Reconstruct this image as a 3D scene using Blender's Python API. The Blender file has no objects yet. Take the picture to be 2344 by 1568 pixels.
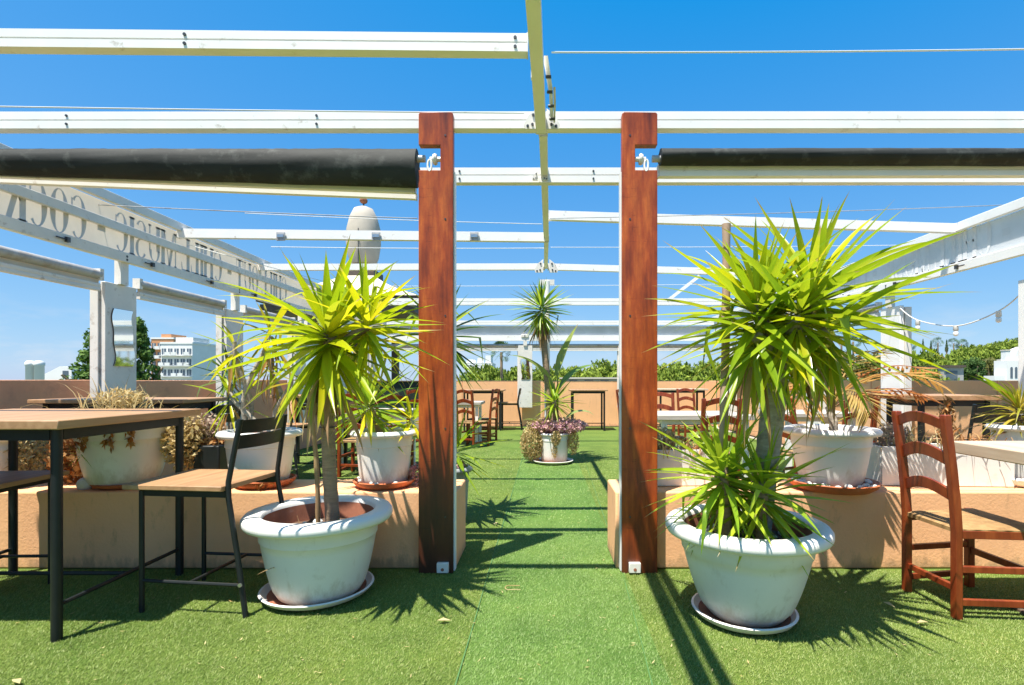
import bpy, bmesh, math, random
import numpy as np
from mathutils import Vector, Matrix, Euler, noise

rnd = random.Random(7)
R = math.radians
PI = math.pi
sc = bpy.context.scene
C = sc.collection

# ------------------------------------------------------------------ camera, sky, sun, exposure
CAM_H = 1.2
F = 1200.0                      # focal length in units of a 2343 wide frame
VX, VY = 1243.0, 870.0          # vanishing point of the depth lines in that frame
cd = bpy.data.cameras.new('camera'); cam = bpy.data.objects.new('camera', cd); C.objects.link(cam)
cam.location = (0, 0, CAM_H); cam.rotation_euler = (R(90), 0, 0)
cd.sensor_width = 36; cd.lens = 36*F/2343
cd.shift_x = -(VX-1171.5)/2343; cd.shift_y = (VY-784)/2343
cd.clip_start = 0.05; cd.clip_end = 6000
sc.camera = cam

SUN = Vector((-.25, -.28, 1.0)).normalized()
w = bpy.data.worlds.new('World'); sc.world = w; w.use_nodes = True
nt = w.node_tree; nt.nodes.clear()
o_ = nt.nodes.new('ShaderNodeOutputWorld'); bg = nt.nodes.new('ShaderNodeBackground')
sky = nt.nodes.new('ShaderNodeTexSky'); sky.sky_type = 'NISHITA'; sky.sun_disc = False
sky.sun_elevation = math.asin(SUN.z); sky.sun_rotation = math.atan2(SUN.x, SUN.y)
sky.altitude = 50; sky.air_density = 1.0; sky.dust_density = 0.15; sky.ozone_density = 1.6
# one tone response for the whole sky dome: deep azure overhead, pale blue at the horizon
sep = nt.nodes.new('ShaderNodeSeparateColor'); com = nt.nodes.new('ShaderNodeCombineColor')
nt.links.new(sky.outputs[0], sep.inputs[0])
def wm(op, a, b_):
    q = nt.nodes.new('ShaderNodeMath'); q.operation = op
    if isinstance(a, (int, float)): q.inputs[0].default_value = a
    else: nt.links.new(a, q.inputs[0])
    q.inputs[1].default_value = b_; return q.outputs[0]
SKY = 3.5
for ch, (sub, pw_, k_) in enumerate(((.98, .70, .138), (0, .57, .213), (0, .22, .575))):
    v_ = wm('MAXIMUM', wm('SUBTRACT', sep.outputs[ch], sub), 0.0)
    nt.links.new(wm('MULTIPLY', wm('POWER', v_, pw_), k_*SKY), com.inputs[ch])
bg.inputs['Strength'].default_value = 0.15
# thin low cloud all round the horizon
wtc = nt.nodes.new('ShaderNodeTexCoord'); wsx = nt.nodes.new('ShaderNodeSeparateXYZ'); nt.links.new(wtc.outputs['Generated'], wsx.inputs[0])
wmp = nt.nodes.new('ShaderNodeMapping'); wmp.inputs['Scale'].default_value = (5, 5, 17); nt.links.new(wtc.outputs['Generated'], wmp.inputs[0])
wnz = nt.nodes.new('ShaderNodeTexNoise'); wnz.inputs['Scale'].default_value = 1.6; wnz.inputs['Detail'].default_value = 7; wnz.inputs['Roughness'].default_value = .6; nt.links.new(wmp.outputs[0], wnz.inputs['Vector'])
wrp = nt.nodes.new('ShaderNodeValToRGB'); wrp.color_ramp.elements[0].position = .50; wrp.color_ramp.elements[1].position = .74; nt.links.new(wnz.outputs[0], wrp.inputs[0])
wel = nt.nodes.new('ShaderNodeMapRange'); nt.links.new(wsx.outputs[2], wel.inputs[0]); wel.inputs[1].default_value = .13; wel.inputs[2].default_value = .05; wel.inputs[3].default_value = 0; wel.inputs[4].default_value = .55
wml = nt.nodes.new('ShaderNodeMath'); wml.operation = 'MULTIPLY'; nt.links.new(wrp.outputs[0], wml.inputs[0]); nt.links.new(wel.outputs[0], wml.inputs[1])
wmx = nt.nodes.new('ShaderNodeMix'); wmx.data_type = 'RGBA'; nt.links.new(wml.outputs[0], wmx.inputs[0]); nt.links.new(com.outputs[0], wmx.inputs[6]); wmx.inputs[7].default_value = (.72*SKY, .76*SKY, .82*SKY, 1)
nt.links.new(wmx.outputs[2], bg.inputs['Color'])
nt.links.new(bg.outputs[0], o_.inputs['Surface'])

sl = bpy.data.lights.new('sun', 'SUN'); sl.energy = 4.8; sl.angle = R(0.53); sl.color = (1.0, .95, .86)
so = bpy.data.objects.new('sun', sl); C.objects.link(so)
so.rotation_euler = (-SUN).to_track_quat('-Z', 'Y').to_euler()
so.location = (0, 0, 20)
vs = sc.view_settings
vs.view_transform = 'Standard'; vs.look = 'None'; vs.exposure = 1.07; vs.gamma = 1.0; vs.use_curve_mapping = False
sc.cycles.max_bounces = 8; sc.cycles.transparent_max_bounces = 8

def at(x, y, Y):                 # frame point (2343 wide) at depth Y -> place in metres
    return Vector(((x-VX)*Y/F, Y, CAM_H+(VY-y)*Y/F))
def gy(y): return F*CAM_H/(y-VY)

# ------------------------------------------------------------------ materials
MATS = {}
def _new(name):
    m = bpy.data.materials.new(name); m.use_nodes = True
    n = m.node_tree.nodes; n.clear()
    out = n.new('ShaderNodeOutputMaterial'); b = n.new('ShaderNodeBsdfPrincipled')
    m.node_tree.links.new(b.outputs[0], out.inputs[0])
    MATS[name] = m
    return m, m.node_tree, n, b, out
def ramp(nt_, stops):
    r = nt_.nodes.new('ShaderNodeValToRGB'); e = r.color_ramp.elements
    while len(e) < len(stops): e.new(.5)
    for k, (p, c) in enumerate(stops):
        e[k].position = p; e[k].color = (*c, 1)
    return r
def noise_n(nt_, scale, detail=4, rough=.55, coord='Object', stretch=None):
    tc = nt_.nodes.new('ShaderNodeTexCoord'); nz = nt_.nodes.new('ShaderNodeTexNoise')
    nz.inputs['Scale'].default_value = scale; nz.inputs['Detail'].default_value = detail; nz.inputs['Roughness'].default_value = rough
    if stretch:
        mp = nt_.nodes.new('ShaderNodeMapping'); mp.inputs['Scale'].default_value = stretch
        nt_.links.new(tc.outputs[coord], mp.inputs[0]); nt_.links.new(mp.outputs[0], nz.inputs['Vector'])
    else: nt_.links.new(tc.outputs[coord], nz.inputs['Vector'])
    return nz
def sh(c, f): return tuple(max(0, min(1, v*f)) for v in c)
def plain(name, col, rough=.5, var=.12, scale=6, metal=0, bump=0, bscale=60, dirt=None, spec=.5, stretch=None, grime=None, dst=None):
    m, t, n, b, out = _new(name)
    nz = noise_n(t, scale, 5, .6, stretch=stretch)
    stops = [(.25, sh(col, 1-var)), (.75, sh(col, 1+var))]
    r = ramp(t, stops); t.links.new(nz.outputs[0], r.inputs[0])
    src = r.outputs[0]
    if dirt:
        dcol, lo, hi, dsc = dirt
        nd = noise_n(t, dsc, 6, .65, stretch=dst)
        rr = ramp(t, [(lo, (0, 0, 0)), (hi, (1, 1, 1))]); t.links.new(nd.outputs[0], rr.inputs[0])
        mx = n.new('ShaderNodeMix'); mx.data_type = 'RGBA'
        t.links.new(rr.outputs[0], mx.inputs[0]); t.links.new(src, mx.inputs[6]); mx.inputs[7].default_value = (*dcol, 1)
        src = mx.outputs[2]
    if grime:                     # splashes and drips with ragged edges, thickest near the foot
        gcol, gh, gstr = grime
        tc = n.new('ShaderNodeTexCoord'); sx = n.new('ShaderNodeSeparateXYZ'); t.links.new(tc.outputs['Object'], sx.inputs[0])
        ng = noise_n(t, 16, 6, .7, stretch=(1, 1, .35))
        mr = n.new('ShaderNodeMapRange'); t.links.new(sx.outputs[2], mr.inputs[0]); mr.inputs[1].default_value = 0; mr.inputs[2].default_value = gh; mr.inputs[3].default_value = .36; mr.inputs[4].default_value = 0
        ad = n.new('ShaderNodeMath'); t.links.new(ng.outputs[0], ad.inputs[0]); t.links.new(mr.outputs[0], ad.inputs[1])
        rg_ = ramp(t, [(.58, (0, 0, 0)), (.82, (gstr,)*3)]); t.links.new(ad.outputs[0], rg_.inputs[0])
        mg = n.new('ShaderNodeMix'); mg.data_type = 'RGBA'; t.links.new(rg_.outputs[0], mg.inputs[0]); t.links.new(src, mg.inputs[6]); mg.inputs[7].default_value = (*gcol, 1)
        src = mg.outputs[2]
    t.links.new(src, b.inputs['Base Color'])
    b.inputs['Roughness'].default_value = rough; b.inputs['Metallic'].default_value = metal
    b.inputs['Specular IOR Level'].default_value = spec
    if bump:
        nb = noise_n(t, bscale, 4, .6); bp = n.new('ShaderNodeBump'); bp.inputs['Strength'].default_value = bump; bp.inputs['Distance'].default_value = .01
        t.links.new(nb.outputs[0], bp.inputs['Height']); t.links.new(bp.outputs[0], b.inputs['Normal'])
    return m
def wood(name, c1, c2, c3, stretch, scale=3, rough=.5, bump=.15, dark=None):
    m, t, n, b, out = _new(name)
    nz = noise_n(t, scale, 8, .62, stretch=stretch)
    r = ramp(t, [(.28, c1), (.5, c2), (.72, c3)]); t.links.new(nz.outputs[0], r.inputs[0])
    src = r.outputs[0]
    if dark:                      # uneven varnish: dark blotches and rubbed marks
        nbl = noise_n(t, 2.2, 6, .7, stretch=(2.2, 1, 1)); rb_ = ramp(t, [(.32, (.55, .50, .50)), (.56, (1.0, 1.0, 1.0)), (.74, (1.45, 1.6, 1.6))]); t.links.new(nbl.outputs[0], rb_.inputs[0])
        mxb = n.new('ShaderNodeMix'); mxb.data_type = 'RGBA'; mxb.blend_type = 'MULTIPLY'; mxb.inputs[0].default_value = 1; mxb.clamp_result = False
        t.links.new(src, mxb.inputs[6]); t.links.new(rb_.outputs[0], mxb.inputs[7]); src = mxb.outputs[2]
        nsm = noise_n(t, 14, 5, .7, stretch=(.5, 1, 4)); rs_ = ramp(t, [(.62, (1, 1, 1)), (.72, (.55, .5, .5))]); t.links.new(nsm.outputs[0], rs_.inputs[0])
        mxc = n.new('ShaderNodeMix'); mxc.data_type = 'RGBA'; mxc.blend_type = 'MULTIPLY'; mxc.inputs[0].default_value = 1
        t.links.new(src, mxc.inputs[6]); t.links.new(rs_.outputs[0], mxc.inputs[7]); src = mxc.outputs[2]
    if dark:                      # damp stain with its own ragged edge
        dcol, z0, z1 = dark
        tc = n.new('ShaderNodeTexCoord'); sx = n.new('ShaderNodeSeparateXYZ'); t.links.new(tc.outputs['Object'], sx.inputs[0])
        nn = noise_n(t, 5, 5, .6, stretch=(1, 1, .25))
        ma = n.new('ShaderNodeMath'); ma.operation = 'MULTIPLY_ADD'; t.links.new(nn.outputs[0], ma.inputs[0]); ma.inputs[1].default_value = .7; t.links.new(sx.outputs[2], ma.inputs[2])
        mr = n.new('ShaderNodeMapRange'); t.links.new(ma.outputs[0], mr.inputs[0]); mr.inputs[1].default_value = z0; mr.inputs[2].default_value = z1; mr.inputs[3].default_value = .85; mr.inputs[4].default_value = 0
        mx = n.new('ShaderNodeMix'); mx.data_type = 'RGBA'; t.links.new(mr.outputs[0], mx.inputs[0]); t.links.new(src, mx.inputs[6]); mx.inputs[7].default_value = (*dcol, 1)
        src = mx.outputs[2]
    t.links.new(src, b.inputs['Base Color']); b.inputs['Roughness'].default_value = rough
    bp = n.new('ShaderNodeBump'); bp.inputs['Strength'].default_value = bump; bp.inputs['Distance'].default_value = .004
    t.links.new(nz.outputs[0], bp.inputs['Height']); t.links.new(bp.outputs[0], b.inputs['Normal'])
    return m
def leafmat(name, cols, trans=.35, rough=.38, island=False, stripe=True):
    m, t, n, b, out = _new(name)
    if island: src = n.new('ShaderNodeNewGeometry').outputs['Random Per Island']
    else: src = n.new('ShaderNodeObjectInfo').outputs['Random']
    k = len(cols); r = ramp(t, [(i/max(1, k-1), c) for i, c in enumerate(cols)])
    if stripe:
        nz = noise_n(t, 5, 4, .6, stretch=(1, 9, 1)); ma = n.new('ShaderNodeMath'); ma.operation = 'MULTIPLY_ADD'
        t.links.new(nz.outputs[0], ma.inputs[0]); ma.inputs[1].default_value = .9
        mb_ = n.new('ShaderNodeMath'); mb_.operation = 'SUBTRACT'; t.links.new(src, mb_.inputs[0]); mb_.inputs[1].default_value = .45
        t.links.new(mb_.outputs[0], ma.inputs[2]); src = ma.outputs[0]
    t.links.new(src, r.inputs[0]); col = r.outputs[0]
    if stripe:                    # withered brown tips, pale leaf bases, dry spots
        tc = n.new('ShaderNodeTexCoord'); sx = n.new('ShaderNodeSeparateXYZ'); t.links.new(tc.outputs['Object'], sx.inputs[0])
        oi = n.new('ShaderNodeObjectInfo'); mm = n.new('ShaderNodeMath'); mm.operation = 'MULTIPLY_ADD'; t.links.new(oi.outputs['Random'], mm.inputs[0]); mm.inputs[1].default_value = .10; t.links.new(sx.outputs[0], mm.inputs[2])
        rt = ramp(t, [(.0, (.55, .55, .55)), (.10, (0, 0, 0)), (.93, (0, 0, 0)), (1.0, (1, 1, 1))]); t.links.new(mm.outputs[0], rt.inputs[0])
        mt = n.new('ShaderNodeMix'); mt.data_type = 'RGBA'; t.links.new(rt.outputs[0], mt.inputs[0]); t.links.new(col, mt.inputs[6]); mt.inputs[7].default_value = (.42, .30, .12, 1); col = mt.outputs[2]
        nd = noise_n(t, 11, 5, .7, stretch=(1, 4, 1)); rd = ramp(t, [(.66, (0, 0, 0)), (.76, (.75, .75, .75))]); t.links.new(nd.outputs[0], rd.inputs[0])
        md = n.new('ShaderNodeMix'); md.data_type = 'RGBA'; t.links.new(rd.outputs[0], md.inputs[0]); t.links.new(col, md.inputs[6]); md.inputs[7].default_value = (.40, .31, .12, 1); col = md.outputs[2]
    t.links.new(col, b.inputs['Base Color']); b.inputs['Roughness'].default_value = rough
    tr = n.new('ShaderNodeBsdfTranslucent'); t.links.new(col, tr.inputs[0])
    mx = n.new('ShaderNodeMixShader'); mx.inputs[0].default_value = trans
    t.links.new(b.outputs[0], mx.inputs[1]); t.links.new(tr.outputs[0], mx.inputs[2]); t.links.new(mx.outputs[0], out.inputs[0])
    return m

M = {}
M['white'] = plain('white_plastic', (.76, .725, .67), .38, .05, 3, dirt=((.5, .46, .40), .62, .82, 5))
M['pot'] = plain('white_pot', (.76, .735, .69), .42, .06, 3, dirt=((.50, .45, .38), .60, .85, 5), grime=((.44, .36, .26), .15, .55), bump=.03, bscale=120)
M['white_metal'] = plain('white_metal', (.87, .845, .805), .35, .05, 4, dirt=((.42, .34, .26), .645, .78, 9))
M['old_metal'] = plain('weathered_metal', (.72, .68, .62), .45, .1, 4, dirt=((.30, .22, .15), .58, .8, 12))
M['pipe'] = plain('grey_pipe', (.42, .42, .42), .4, .15, 5, dirt=((.25, .17, .11), .5, .75, 8))
M['screw'] = plain('screw_metal', (.1, .1, .1), .4, .2, 20, metal=.8)
M['steel'] = plain('steel', (.55, .55, .55), .3, .1, 20, metal=.9)
M['black'] = plain('black_steel', (.012, .015, .015), .45, .25, 12, bump=.05, bscale=200, dirt=((.07, .07, .065), .7, .88, 30), spec=.35)
M['grey_steel'] = plain('grey_panel', (.28, .29, .30), .4, .1, 12)
M['fabric'] = plain('black_awning', (.022, .024, .021), .7, .5, 4, bump=.12, bscale=40, dirt=((.09, .095, .085), .54, .78, 9), stretch=(.4, 1, 1), spec=.3)
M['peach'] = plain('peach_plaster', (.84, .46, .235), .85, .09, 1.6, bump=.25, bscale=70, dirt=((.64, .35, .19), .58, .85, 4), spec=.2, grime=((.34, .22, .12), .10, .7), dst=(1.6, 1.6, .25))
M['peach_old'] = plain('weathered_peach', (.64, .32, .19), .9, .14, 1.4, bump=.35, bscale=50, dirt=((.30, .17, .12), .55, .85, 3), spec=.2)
M['clay'] = plain('terracotta', (.46, .13, .05), .7, .2, 9, bump=.1, bscale=60, dirt=((.55, .45, .38), .58, .8, 6), spec=.3)
M['clay_in'] = plain('terracotta_inside', (.34, .13, .075), .75, .2, 9, bump=.1, dirt=((.5, .35, .27), .62, .85, 9), spec=.3)
M['soil'] = plain('soil', (.10, .055, .032), .95, .5, 25, bump=.8, bscale=45)
M['stone'] = plain('white_pebble', (.62, .60, .56), .7, .15, 30)
M['post_wood'] = wood('varnished_wood', (.13, .018, .004), (.34, .055, .007), (.54, .125, .016), (4, 4, .5), 5, .38, .2, dark=((.026, .014, .009), .72, 1.25))
M['post_wood2'] = wood('varnished_wood_dry', (.14, .020, .004), (.36, .060, .008), (.56, .13, .018), (4, 4, .5), 5, .38, .2, dark=((.06, .022, .012), .3, .75))
M['chair_wood'] = wood('chair_wood', (.12, .018, .005), (.21, .035, .009), (.30, .066, .016), (4, 4, 1.2), 5, .33, .08)
M['table_wood'] = wood('table_oak', (.28, .145, .065), (.39, .215, .10), (.47, .285, .145), (6, .5, 6), 4, .5, .1)
M['table_wood2'] = wood('table_oak_pale', (.42, .29, .19), (.54, .40, .28), (.62, .49, .36), (5, .5, 5), 4, .55, .1)
M['grey_wood'] = wood('weathered_tabletop', (.34, .30, .25), (.46, .41, .35), (.55, .50, .43), (.6, 6, 6), 4, .6, .1)
M['dark_wood'] = wood('dark_wood', (.05, .035, .025), (.09, .065, .045), (.14, .10, .07), (1, 5, 5), 4, .6, .1)
M['bamboo'] = wood('bamboo', (.22, .13, .06), (.38, .25, .12), (.48, .34, .18), (8, 8, .4), 3, .45, .1)
M['stake'] = wood('pink_stake', (.30, .18, .11), (.42, .28, .19), (.50, .36, .27), (8, 8, .4), 3, .6, .1)
M['bark'] = plain('yucca_bark', (.30, .205, .125), .9, .3, 14, bump=.9, bscale=30, stretch=(1, 1, 5))
M['bark2'] = plain('grey_bark', (.36, .31, .245), .9, .3, 14, bump=.8, bscale=30, dirt=((.12, .11, .09), .5, .7, 14), stretch=(1, 1, 4))
M['paint_house'] = plain('house_white', (.78, .77, .74), .8, .05, .5)
M['concrete'] = plain('grey_concrete', (.40, .39, .37), .9, .15, .6)
M['house_orange'] = plain('house_ochre', (.55, .26, .12), .8, .08, .4)
M['glass'] = plain('window_dark', (.10, .13, .16), .15, .2, 1)
M['canvas'] = plain('beige_canvas', (.44, .39, .32), .85, .12, 2.5, bump=.3, bscale=6)
M['stone_roof'] = plain('pale_roof', (.60, .54, .45), .85, .1, 1.5, bump=.2, bscale=20)
M['text'] = plain('grey_lettering', (.60, .575, .55), .8, .05, 5)
M['text_pale'] = plain('faint_lettering', (.69, .70, .71), .8, .05, 5)
M['bulb'] = plain('bulb_glass', (.85, .84, .8), .12, .03, 5)
M['dark_green'] = plain('dark_green_panel', (.012, .022, .016), .5, .3, 5)
M['ground'] = plain('far_ground', (.10, .12, .05), .95, .4, .05)
M['hill'] = plain('hill_scrub', (.05, .085, .02), .95, .5, .08)
M['terrace'] = plain('terrace_slab', (.35, .30, .25), .9, .1, 1)
M['backing'] = plain('turf_seam', (.07, .17, .05), .9, .2, 20)

m, t, n, b, out = _new('mirror'); b.inputs['Base Color'].default_value = (.9, .92, .9, 1); b.inputs['Metallic'].default_value = 1; b.inputs['Roughness'].default_value = .03; M['mirror'] = m
nz = noise_n(t, 3, 2); bp = n.new('ShaderNodeBump'); bp.inputs['Strength'].default_value = .03; t.links.new(nz.outputs[0], bp.inputs['Height']); t.links.new(bp.outputs[0], b.inputs['Normal'])

def cloth_mat(name, col, trans):
    m, t, n, b, out = _new(name)
    nz = noise_n(t, 2.5, 5, .6); r = ramp(t, [(.3, sh(col, .9)), (.7, sh(col, 1.08))]); t.links.new(nz.outputs[0], r.inputs[0])
    t.links.new(r.outputs[0], b.inputs['Base Color']); b.inputs['Roughness'].default_value = .7
    tr = n.new('ShaderNodeBsdfTranslucent'); t.links.new(r.outputs[0], tr.inputs[0])
    mx = n.new('ShaderNodeMixShader'); mx.inputs[0].default_value = trans
    t.links.new(b.outputs[0], mx.inputs[1]); t.links.new(tr.outputs[0], mx.inputs[2]); t.links.new(mx.outputs[0], out.inputs[0])
    return m
M['valance'] = cloth_mat('cream_valance', (.82, .70, .57), .5)
M['valance_white'] = cloth_mat('white_valance', (.74, .75, .76), .3)

# rush seat: strands run parallel to the four edges
m, t, n, b, out = _new('rush_seat'); M['rush'] = m
tc = n.new('ShaderNodeTexCoord'); sx = n.new('ShaderNodeSeparateXYZ'); t.links.new(tc.outputs['Object'], sx.inputs[0])
def mth(op, a, bb=None):
    q = n.new('ShaderNodeMath'); q.operation = op
    for i, v in enumerate((a, bb)):
        if v is None: continue
        if isinstance(v, (int, float)): q.inputs[i].default_value = v
        else: t.links.new(v, q.inputs[i])
    return q.outputs[0]
ax = mth('ABSOLUTE', mth('SUBTRACT', sx.outputs[0], .21)); ay = mth('ABSOLUTE', sx.outputs[1])
s_ = mth('SINE', mth('MULTIPLY', mth('MAXIMUM', ax, ay), 620))
nz = noise_n(t, 14, 5, .6); fac = mth('ADD', mth('MULTIPLY', s_, .18), nz.outputs[0])
r = ramp(t, [(.25, (.20, .10, .035)), (.5, (.40, .235, .09)), (.8, (.52, .33, .14))]); t.links.new(fac, r.inputs[0])
t.links.new(r.outputs[0], b.inputs['Base Color']); b.inputs['Roughness'].default_value = .75
bp = n.new('ShaderNodeBump'); bp.inputs['Strength'].default_value = .6; bp.inputs['Distance'].default_value = .004
t.links.new(s_, bp.inputs['Height']); t.links.new(bp.outputs[0], b.inputs['Normal'])

# turf
m, t, n, b, out = _new('turf'); M['turf'] = m
nz = noise_n(t, 300, 3, .7); nb = noise_n(t, .9, 4, .6)
r = ramp(t, [(.3, (.06, .105, .02)), (.55, (.145, .205, .04)), (.78, (.24, .30, .08))]); t.links.new(nz.outputs[0], r.inputs[0])
r2 = ramp(t, [(.3, (.80, .95, .8)), (.7, (1, 1, 1))]); t.links.new(nb.outputs[0], r2.inputs[0])
mx = n.new('ShaderNodeMix'); mx.data_type = 'RGBA'; mx.blend_type = 'MULTIPLY'; mx.inputs[0].default_value = 1
t.links.new(r.outputs[0], mx.inputs[6]); t.links.new(r2.outputs[0], mx.inputs[7]); t.links.new(mx.outputs[2], b.inputs['Base Color'])
b.inputs['Roughness'].default_value = .8; b.inputs['Specular IOR Level'].default_value = .2
bp = n.new('ShaderNodeBump'); bp.inputs['Strength'].default_value = .7; bp.inputs['Distance'].default_value = .01
t.links.new(nz.outputs[0], bp.inputs['Height']); t.links.new(bp.outputs[0], b.inputs['Normal'])
def roll_tint(m):
    t = m.node_tree; n = t.nodes; b = [q for q in n if q.type == 'BSDF_PRINCIPLED'][0]; l = b.inputs['Base Color'].links[0]; src = l.from_socket
    tc = n.new('ShaderNodeTexCoord'); sx = n.new('ShaderNodeSeparateXYZ'); t.links.new(tc.outputs['Object'], sx.inputs[0])
    q = n.new('ShaderNodeMath'); q.operation = 'COMPARE'; t.links.new(sx.outputs[0], q.inputs[0]); q.inputs[1].default_value = .085; q.inputs[2].default_value = .42
    mx = n.new('ShaderNodeMix'); mx.data_type = 'RGBA'; t.links.new(q.outputs[0], mx.inputs[0]); mx.inputs[6].default_value = (1.0, .97, .9, 1); mx.inputs[7].default_value = (.92, 1.06, 1.12, 1)
    nz = noise_n(t, 1.7, 6, .65); rr = ramp(t, [(.32, (.70, .76, .70)), (.52, (1, 1, 1)), (.72, (1.12, 1.06, .95))]); t.links.new(nz.outputs[0], rr.inputs[0])
    m1 = n.new('ShaderNodeMix'); m1.data_type = 'RGBA'; m1.blend_type = 'MULTIPLY'; m1.inputs[0].default_value = 1; t.links.new(mx.outputs[2], m1.inputs[6]); t.links.new(rr.outputs[0], m1.inputs[7])
    m2 = n.new('ShaderNodeMix'); m2.data_type = 'RGBA'; m2.blend_type = 'MULTIPLY'; m2.inputs[0].default_value = 1; t.links.new(src, m2.inputs[6]); t.links.new(m1.outputs[2], m2.inputs[7])
    t.links.new(m2.outputs[2], b.inputs['Base Color'])
roll_tint(M['turf'])
M['blade'] = leafmat('turf_blade', [(.16, .235, .042), (.21, .295, .058), (.245, .325, .07), (.35, .39, .14)], .2, .6, island=True, stripe=False)
roll_tint(M['blade'])

M['yucca_lime'] = leafmat('yucca_lime', [(.30, .42, .010), (.44, .52, .010), (.58, .60, .008), (.70, .60, .02)], .5, .3)
M['yucca_green'] = leafmat('yucca_green', [(.17, .28, .012), (.28, .40, .015), (.40, .49, .018), (.50, .51, .025)], .45, .28)
M['yucca_bright'] = leafmat('yucca_bright', [(.22, .38, .025), (.36, .50, .025), (.50, .58, .035)], .48, .3)
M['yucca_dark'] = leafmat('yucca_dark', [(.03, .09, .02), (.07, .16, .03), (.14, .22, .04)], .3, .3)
M['dead'] = leafmat('dead_leaf', [(.16, .075, .03), (.34, .20, .08), (.48, .33, .15)], .3, .7)
M['dry_frond'] = leafmat('dry_frond', [(.50, .17, .045), (.52, .30, .07), (.48, .36, .10), (.40, .15, .06)], .4, .5)
M['strelitzia'] = leafmat('broad_leaf', [(.12, .24, .03), (.30, .38, .08), (.42, .45, .16)], .4, .35)
M['straw'] = leafmat('straw', [(.46, .31, .11), (.60, .46, .20), (.68, .56, .29), (.38, .26, .11)], .35, .8, island=True, stripe=False)
M['rust'] = leafmat('rust_foliage', [(.30, .09, .02), (.48, .20, .05), (.55, .33, .13), (.22, .10, .04)], .35, .8, island=True, stripe=False)
M['purple'] = leafmat('purple_foliage', [(.50, .22, .30), (.62, .36, .42), (.66, .44, .33), (.42, .18, .24)], .3, .7, island=True, stripe=False)
M['pinkdry'] = leafmat('pink_dry', [(.40, .24, .18), (.50, .38, .30), (.55, .45, .30)], .3, .8, island=True, stripe=False)
M['yellow'] = leafmat('yellow_leaf', [(.30, .30, .02), (.45, .38, .03), (.50, .36, .06)], .4, .5)
M['pine'] = leafmat('pine_foliage', [(.10, .16, .012), (.19, .27, .02), (.28, .35, .035), (.14, .20, .018)], .2, .8, island=True, stripe=False)
M['pine_dark'] = leafmat('cypress_foliage', [(.035, .085, .014), (.07, .14, .025), (.11, .19, .035)], .2, .8, island=True, stripe=False)
M['conifer'] = leafmat('conifer_foliage', [(.05, .12, .015), (.10, .19, .03), (.16, .26, .04)], .25, .8, island=True, stripe=False)
M['scrub'] = leafmat('olive_foliage', [(.16, .18, .04), (.25, .24, .06), (.12, .14, .03)], .2, .8, island=True, stripe=False)

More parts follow.
